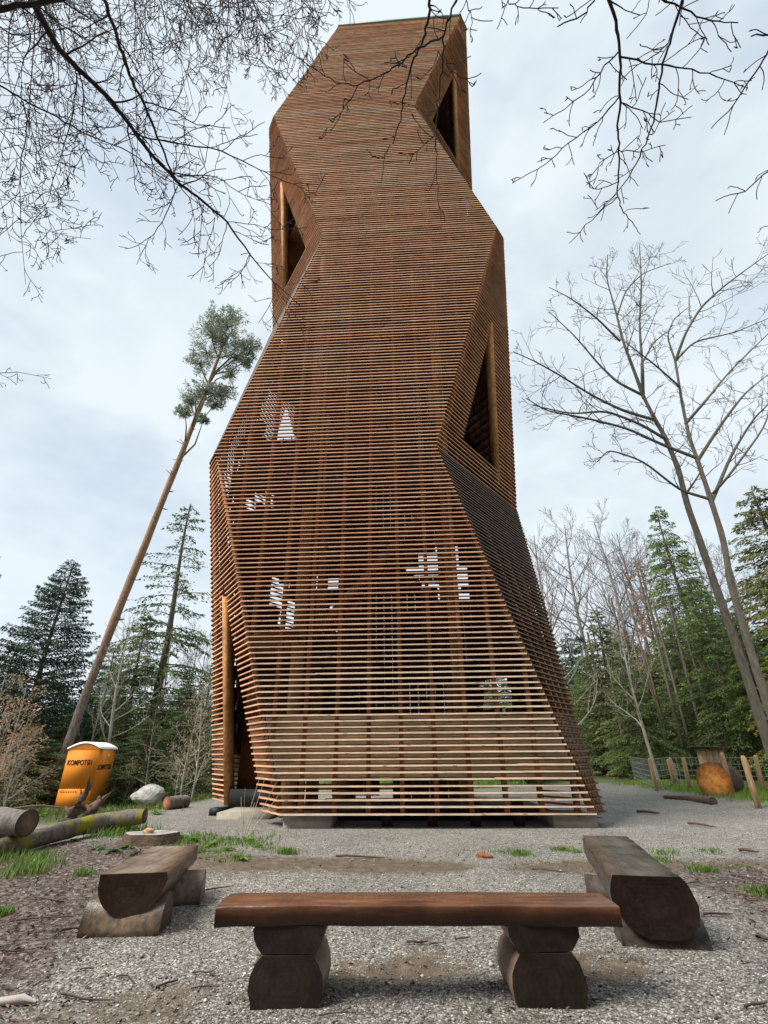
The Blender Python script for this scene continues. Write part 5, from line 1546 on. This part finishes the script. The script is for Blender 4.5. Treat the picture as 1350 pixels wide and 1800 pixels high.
limbsC = [([(1066, -40), (1070, 0), (1085, 50), (1090, 100), (1090, 165), (1087, 220), (1088, 265), (1086, 320), (1085, 340), (1092, 365), (1110, 390), (1126, 412)], (5.6, 5.0), .019, .004, 9, .22, (1,), [(3.2, -1.0, 6.8)]),
          ([(1215, -40), (1200, 0), (1180, 65), (1165, 110), (1155, 175), (1145, 225), (1125, 275), (1100, 320), (1070, 355), (1045, 370)], (5.6, 5.0), .016, .004, 9, .2, (1,), [(3.6, -1.0, 6.8)]),
          ([(1090, 100), (1150, 115), (1200, 118), (1260, 135), (1315, 155)], (5.4, 5.2), .010, .004, 11, .28, (2,), []), ([(1375, 50), (1350, 92), (1320, 140), (1290, 185), (1250, 226)], (5.2, 5.0), .011, .005, 4, .18, (), []),
          ([(1090, 168), (1050, 215), (1000, 250), (960, 290), (900, 322)], (5.2, 5.0), .008, .004, 11, .16, (1,), []), ([(1086, 92), (1055, 125), (1030, 165), (955, 216)], (5.3, 5.1), .008, .004, 9, .16, (1,), []), ([(1090, 180), (1130, 195), (1160, 215), (1216, 206)], (5.2, 5.1), .007, .004, 8, .14, (1,), []),
          ([(1380, 280), (1350, 300), (1310, 335), (1258, 353)], (4.8, 4.7), .010, .005, 4, .16, (), []), ([(1060, -25), (1045, 0), (1025, 27), (980, 47)], (5.4, 5.3), .009, .006, 3, .16, (), []), ([(880, -20), (895, 5), (930, 15), (982, 14)], (5.6, 5.4), .006, .004, 9, .15, (1,), []),
          ([(1140, -15), (1200, 18), (1250, 38), (1298, 40)], (5.6, 5.4), .010, .005, 9, .25, (1,), []), ([(1085, 262), (1120, 268), (1170, 255)], (5.1, 5.0), .006, .004, 7, .14, (1,), []), ([(1086, 320), (1050, 335), (1030, 320)], (5.0, 5.0), .006, .004, 4, .14, (1,), []),
          ([(1088, 265), (1055, 285), (1035, 315)], (5.1, 5.0), .006, .004, 5, .13, (1,), []), ([(1087, 345), (1040, 385), (1000, 428)], (5.0, 4.9), .006, .004, 6, .13, (), []), ([(1380, 60), (1350, 63), (1320, 64)], (5.0, 5.0), .009, .006, 1, .1, (), []), ([(1370, 390), (1350, 395), (1335, 402)], (4.8, 4.8), .006, .004, 2, .1, (), []),
          ([(1175, 75), (1140, 105), (1105, 118)], (5.4, 5.3), .006, .004, 4, .12, (), []), ([(1145, 225), (1150, 238), (1170, 180)], (5.2, 5.2), .005, .004, 2, .12, (), [])]
beech('beech_tree', 'bare hanging beech twigs reaching in from the top right', (4.4, -2.4), 0.24, 12.0, limbsC, 41, rmin=0.0026, thin=0.6)

# dark conifers of the wood behind the viewer: they shade the benches and the camera side of everything near
for i, (x, y, kind, h, w_) in enumerate(((-7.5, -5.5, 'full', 13, 1.2), (-2.8, -8.0, 'broad', 15, 1.1), (2.0, -7.0, 'full2', 14, 1.2), (6.8, -5.5, 'broad', 13, 1.2), (10.5, -1.5, 'full', 12, 1.2), (-11.5, -1.0, 'full2', 11, 1.2), (-5.5, -12, 'full', 17, 1.3), (5.0, -12, 'full', 17, 1.3))):
    root = empty('spruce_tree', (x, y, float(ground_h(x, y))), i * 1.1, 'tall spruce of the wood behind the viewer', 'tree', 'wood behind the viewer')
    s_ = h / CON_H; root.scale = (s_ * w_, s_ * w_, s_)
    link('trunk', CON[kind][0], root); mat_override(link('crown', CON[kind][1], root), NEEDLE['dark'])

# ------------------------------------------------------------------ loose stones, leaves, grass, herbs
srg = np.random.default_rng(99)
def scatter(n, y0, y1, xlim, power=1.6):
    u = srg.uniform(0, 1, n * 2); a = 1 - power
    y = (y0 ** a + u * (y1 ** a - y0 ** a)) ** (1 / a)
    x = srg.uniform(-1, 1, n * 2) * np.minimum(xlim, 0.95 * y + 0.4)
    return x[:n], y[:n]
x, y = scatter(85000, 2.0, 12.0, 7.0)
keep = srg.uniform(0, 1, len(x)) > 0.75 * litter_shade_mask(x, y) + 0.65 * soil_shade_mask(x, y)
x, y = x[keep], y[keep]; n = len(x)
octv = np.array([(1, 0, 0), (0, 1, 0), (-1, 0, 0), (0, -1, 0), (0, 0, 1), (0, 0, -1)], float)
octf = np.array([(0, 1, 4), (1, 2, 4), (2, 3, 4), (3, 0, 4), (1, 0, 5), (2, 1, 5), (3, 2, 5), (0, 3, 5)])
sz = np.exp(srg.normal(math.log(0.0055), 0.45, n)); sz = np.clip(sz, 0.003, 0.026)
V = octv[None] * (1 + srg.uniform(-0.35, 0.35, (n, 6, 3))) * sz[:, None, None] * np.stack([np.ones(n), srg.uniform(.6, 1, n), srg.uniform(.45, .8, n)], 1)[:, None]
az = srg.uniform(0, 6.28, n); ca, sa = np.cos(az)[:, None], np.sin(az)[:, None]
V = np.stack([V[..., 0] * ca - V[..., 1] * sa, V[..., 0] * sa + V[..., 1] * ca, V[..., 2]], -1) + np.stack([x, y, ground_h(x, y) + sz * 0.25], 1)[:, None]
sh = np.clip(np.exp(srg.normal(math.log(0.175), 0.6, n)), 0.035, 0.7); w_ = srg.normal(0, 0.03, n)
C = np.repeat(np.stack([sh * (1.03 + w_), sh * 0.985, sh * (0.93 - w_)], 1), 6, 0)
o = link('gravel', mesh_data('gravel', V.reshape(-1, 3), tris=(octf[None] + np.arange(n)[:, None, None] * 6).reshape(-1, 3), mat=M['stone'], col=C), kind='stuff')
o['label'] = 'loose grey gravel stones over the clearing'

x, y = scatter(70000, 2.0, 12.0, 8.0, 1.3)
keep = srg.uniform(0, 1, len(x)) < 0.9 * litter_shade_mask(x, y) + 0.10 * soil_shade_mask(x, y) + 0.008
x, y = x[keep][:20000], y[keep][:20000]; n = len(x)
L = srg.uniform(0.012, 0.030, n); az = srg.uniform(0, 6.28, n); tl = srg.normal(0, 0.35, n); rl = srg.normal(0, 0.5, n)
d = np.stack([np.cos(az) * np.cos(tl), np.sin(az) * np.cos(tl), np.sin(tl)], 1); sd = np.stack([-np.sin(az), np.cos(az), rl], 1) * (L * 0.33)[:, None]
c0 = np.stack([x, y, ground_h(x, y) + 0.008 + srg.uniform(0, .012, n)], 1)
V = np.stack([c0 - d * L[:, None], c0 + sd + [0, 0, .004], c0 + d * L[:, None], c0 - sd + [0, 0, .004]], 1).reshape(-1, 3)
pal = np.array([(.10, .058, .042), (.15, .09, .065), (.22, .145, .105), (.30, .22, .17), (.075, .05, .042), (.19, .135, .12)]); C = pal[srg.integers(0, 6, n)] * srg.uniform(.5, 1.1, (n, 1))
o = link('leaf_litter', mesh_data('leaf_litter', V, np.arange(n * 4).reshape(n, 4), mat=M['piece'], col=np.repeat(C, 4, 0)), kind='stuff'); o['label'] = 'brown and mauve dead leaves on the ground'

M['grass'] = tinted('grass_blades', 0.55, 0.3, trans=0.35)
gb = [[], [], []]
def tuft(cx, cy, n, rad, h, tone=(0.115, 0.205, 0.04), wd=0.006, flatten=1.0):
    x = cx + srg.normal(0, rad, n); y = cy + srg.normal(0, rad * flatten, n); z = ground_h(x, y) - 0.005
    az = srg.uniform(0, 6.28, n); hh = h * srg.uniform(.45, 1.2, n); bend = srg.uniform(.1, .75, n) * hh
    b0 = np.stack([x, y, z], 1); sd = np.stack([-np.sin(az), np.cos(az), 0 * az], 1) * wd * srg.uniform(.6, 1.4, n)[:, None]
    out = np.stack([np.cos(az), np.sin(az), 0 * az], 1)
    mid = b0 + out * (bend * .35)[:, None] + np.stack([0 * x, 0 * x, hh * .6], 1); tip = b0 + out * bend[:, None] + np.stack([0 * x, 0 * x, hh * .95], 1)
    V = np.stack([b0 - sd, b0 + sd, mid + sd * .8, mid - sd * .8, tip], 1).reshape(-1, 3); k0 = sum(len(v) for v in gb[0]); i = np.arange(n) * 5 + k0
    gb[0].append(V); gb[1].append(np.stack([i, i + 1, i + 2, i + 3], 1)); gb[2].append((np.stack([i + 3, i + 2, i + 4], 1), np.repeat(np.array(tone)[None] * srg.uniform(.6, 1.45, (n, 1)) * [1, 1, 1] + srg.uniform(0, .03, (n, 3)) * [1, .6, 0], 5, 0)))
def gtuft(px, py, n, rad, h, **k): q = G(px, py); tuft(q[0], q[1], n, rad, h, **k)
for (px, py, n, r_, h) in ((45, 1535, 260, .15, .17), (20, 1512, 180, .2, .15), (62, 1520, 160, .12, .18), (0, 1500, 150, .2, .15), (205, 1462, 350, .22, .22), (190, 1470, 250, .2, .18), (235, 1462, 200, .25, .16), (145, 1538, 160, .07, .08), (505, 1501, 260, .08, .09),
                           (345, 1478, 230, .25, .10), (440, 1476, 160, .3, .09), (320, 1484, 130, .2, .09), (300, 1476, 120, .2, .1), (480, 1494, 90, .15, .06), (365, 1500, 110, .18, .08), (375, 1488, 110, .14, .08), (395, 1480, 150, .18, .09), (430, 1484, 120, .15, .08), (460, 1486, 110, .14, .07), (330, 1474, 110, .2, .09), (360, 1470, 90, .2, .08), (410, 1508, 90, .12, .07), (915, 1502, 220, .09, .07), (985, 1494, 200, .08, .06), (1010, 1498, 120, .07, .05), (885, 1497, 90, .1, .04),
                           (1237, 1531, 260, .08, .07), (1158, 1512, 160, .14, .06), (1340, 1571, 260, .1, .07), (1290, 1524, 80, .1, .04), (1248, 1497, 120, .12, .05), (2, 1608, 160, .05, .08), (335, 1497, 100, .1, .1), (1170, 1500, 120, .12, .06), (830, 1498, 60, .2, .04), (940, 1520, 60, .3, .04)):
    gtuft(px, py, n, r_, h)
for i in range(230):                                            # bank under the fence
    Y = srg.uniform(13.0, 24.5); X = 10.35 + abs(srg.normal(0, 1.6))
    tuft(X, Y, 75, .28, .14, tone=(0.20, 0.33, 0.05), wd=0.009)
for i in range(110): tuft(srg.uniform(-3, 6), srg.uniform(24.6, 29), 60, .4, .22, tone=(0.12, 0.23, 0.03), wd=0.012)
for i in range(60): tuft(srg.uniform(-12, -6.5), srg.uniform(13.5, 22), 45, .35, .2, tone=(0.11, 0.15, 0.04), wd=0.01)
o = link('grass', mesh_data('grass', np.concatenate(gb[0]), np.concatenate(gb[1]), np.concatenate([g[0] for g in gb[2]]), M['grass'], np.concatenate([g[1] for g in gb[2]])), kind='stuff'); o['label'] = 'bright green grass tufts and grassy bank'

def herb(px, py, n, L, label, tone=(0.13, 0.24, 0.04), z0=0.0):
    q = G(px, py); root = empty('herb_plant', (q[0], q[1], q[2]), srg.uniform(0, 6), label, 'plant', 'leafy plants on the ground')
    for i in range(n):
        az = i * 2.4 + srg.normal(0, .3); l = L * srg.uniform(.6, 1.2); el = srg.uniform(.15, 1.0); out = np.array([math.cos(az), math.sin(az), 0]); sd = np.array([-out[1], out[0], 0])
        t = np.array([0, .3, .6, .85, 1.0]); wv = np.array([.03, .16, .2, .12, .005]) * l; c = out * (t * l * math.cos(el))[:, None] + np.stack([0 * t, 0 * t, l * (math.sin(el) * t - .55 * t * t)], 1) + [0, 0, z0 + .01]
        V = np.concatenate([c - sd * wv[:, None] + [0, 0, .012], c, c + sd * wv[:, None] + [0, 0, .012]]); Q = []
        for j in range(4): Q += [(j, j + 1, 6 + j, 5 + j), (5 + j, 6 + j, 11 + j, 10 + j)]
        b = Buf(); b.add(V, Q, c=np.array(tone) * srg.uniform(.7, 1.35)); b.obj('leaf', M['grass'], root)
for (px, py, n, L, lab, tn) in ((400, 1497, 14, .17, 'bright green leafy plant on the earth bank before the tower', (.15, .27, .04)), (425, 1512, 9, .13, 'small leafy plant at the lower edge of the earth bank', (.15, .26, .05)), (388, 1520, 10, .12, 'low leafy plant nearest the left bench on the bank', (.13, .22, .05)),
                                (172, 1494, 12, .16, 'grey-green leafy plant left of the stump', (.10, .17, .06)), (200, 1500, 14, .18, 'dark leafy plant in front of the stump', (.07, .13, .05)), (222, 1492, 12, .16, 'dark leafy plant touching the stump', (.07, .13, .05)), (235, 1505, 10, .14, 'small dark plant behind the left bench', (.08, .14, .05)),
                                (66, 1437, 13, .26, 'lime green leafy plant behind the sawn log', (.22, .38, .06)), (342, 1480, 12, .16, 'leafy green plant at the left of the earth bank', (.14, .24, .04)), (455, 1490, 10, .13, 'leafy plant at the right of the earth bank', (.14, .25, .04)), (370, 1488, 14, .18, 'broad-leaved green plant in the middle of the earth bank', (.16, .28, .04)), (440, 1480, 12, .16, 'leafy plant behind the others on the earth bank', (.16, .28, .04)), (322, 1476, 14, .18, 'leafy plant between the stump and the earth bank', (.14, .24, .05)), (358, 1515, 10, .13, 'low leafy plant on the brown earth below the bank', (.15, .25, .05)), (12, 1445, 12, .24, 'green leafy plant under the sawn log', (.16, .28, .05)),
                                (130, 1480, 9, .12, 'small pale plant in the leaf litter before the mossy log', (.16, .2, .09)), (275, 1432, 12, .3, 'green plant beside the pale boulder', (.14, .26, .05))):
    herb(px, py, n, L, lab, tn)

# dry stalks in front of the tower corner
ds = G(428, 1472); root = empty('dry_stalks', (ds[0], ds[1], 0), 0, 'thin pale dry stalks in front of the tower corner', 'plant'); outs = []
for (x0, y0, x1, y1) in ((425, 1472, 424, 1400), (426, 1474, 431, 1385), (428, 1474, 456, 1368), (430, 1474, 465, 1370), (432, 1474, 486, 1375), (430, 1476, 494, 1392), (428, 1474, 448, 1410)):
    a_, b_ = G(x0, y0), at(x1, y1, ds[1] - 0.1 + srg.uniform(-.3, .3)); b = Buf(); b.tube([a_, (a_ + b_) / 2 + srg.normal(0, .015, 3), b_], [.006, .005, .003], 4, (.50, .42, .30)); outs.append(b.obj('stalk', M['piece'], root))
world_part(root, *outs)

# fallen twigs and odd pieces on the ground
tw_list = [(20, 1622, 128, 1614, 2), (104, 1640, 150, 1634, 3), (205, 1720, 238, 1734, 2), (108, 1752, 198, 1764, 3), (274, 1742, 312, 1728, 3), (335, 1742, 385, 1738, 2), (338, 1713, 380, 1720, 2), (140, 1708, 165, 1706, 2), (345, 1597, 365, 1596, 2), (0, 1675, 62, 1671, 2),
           (590, 1508, 676, 1511, 3), (1238, 1611, 1288, 1611, 3), (1335, 1655, 1358, 1660, 6), (1040, 1762, 1080, 1764, 2), (935, 1530, 1000, 1536, 2), (715, 1660, 752, 1659, 3), (755, 1664, 780, 1660, 2), (350, 1570, 410, 1560, 2), (1310, 1775, 1350, 1768, 3), (800, 1655, 828, 1650, 2), (1300, 1498, 1335, 1502, 4), (560, 1790, 640, 1784, 2),
           (1120, 1430, 1160, 1433, 4), (1210, 1450, 1260, 1457, 3), (1030, 1436, 1060, 1440, 2), (1170, 1560, 1230, 1552, 2), (1285, 1540, 1340, 1552, 2), (60, 1580, 120, 1590, 2)]
for i, (x0, y0, x1, y1, wpx) in enumerate(tw_list):
    a_, b_ = G(x0, y0), G(x1, y1); r_ = max(wpx / FPX * np.linalg.norm(a_ - [0, 0, EYE]) * 0.5, 0.004)
    mid = (a_ + b_) / 2 + np.array([srg.normal(0, .02), srg.normal(0, .03), 0]); b = Buf()
    up_ = np.array([0, 0, r_ + 0.008]); b.tube([a_ + up_, a_ * .5 + mid * .5 + up_ * 1.3, mid + up_ * 1.2, b_ * .5 + mid * .5 + up_, b_ + up_], np.array([1, .9, .85, .7, .4]) * r_, 5, (.085, .05, .045), jit=.15)
    if i % 3 == 0: b.tube([mid + up_, mid + (b_ - a_) * .2 + [0, .05, .02]], [r_ * .6, r_ * .3], 4, (.085, .05, .045))
    tag(b.obj('fallen_twig', M['piece']), 'thin dark fallen twig lying on the gravel', 'twig', 'fallen twigs on the ground')
b = Buf(); a_ = G(35, 1768); b.tube([a_ + [-.16, -.02, .02], a_ + [0, .01, .03], a_ + [.10, -.01, .02]], [.02, .03, .008], 7, (.42, .38, .35), jit=.3); tag(b.obj('wood_chip', M['piece']), 'pale splinter of wood in the bottom left corner', 'wood chip')
mh = G(852, 1507); boulder('molehill', (mh[0], mh[1], 0.0), (0.13, 0.09, 0.05), 4, plain('red_earth', (0.24, 0.10, 0.045), 0.95, 12, 0.4, bump=0.6), 'small reddish heap of earth on the gravel before the tower', 'earth heap')
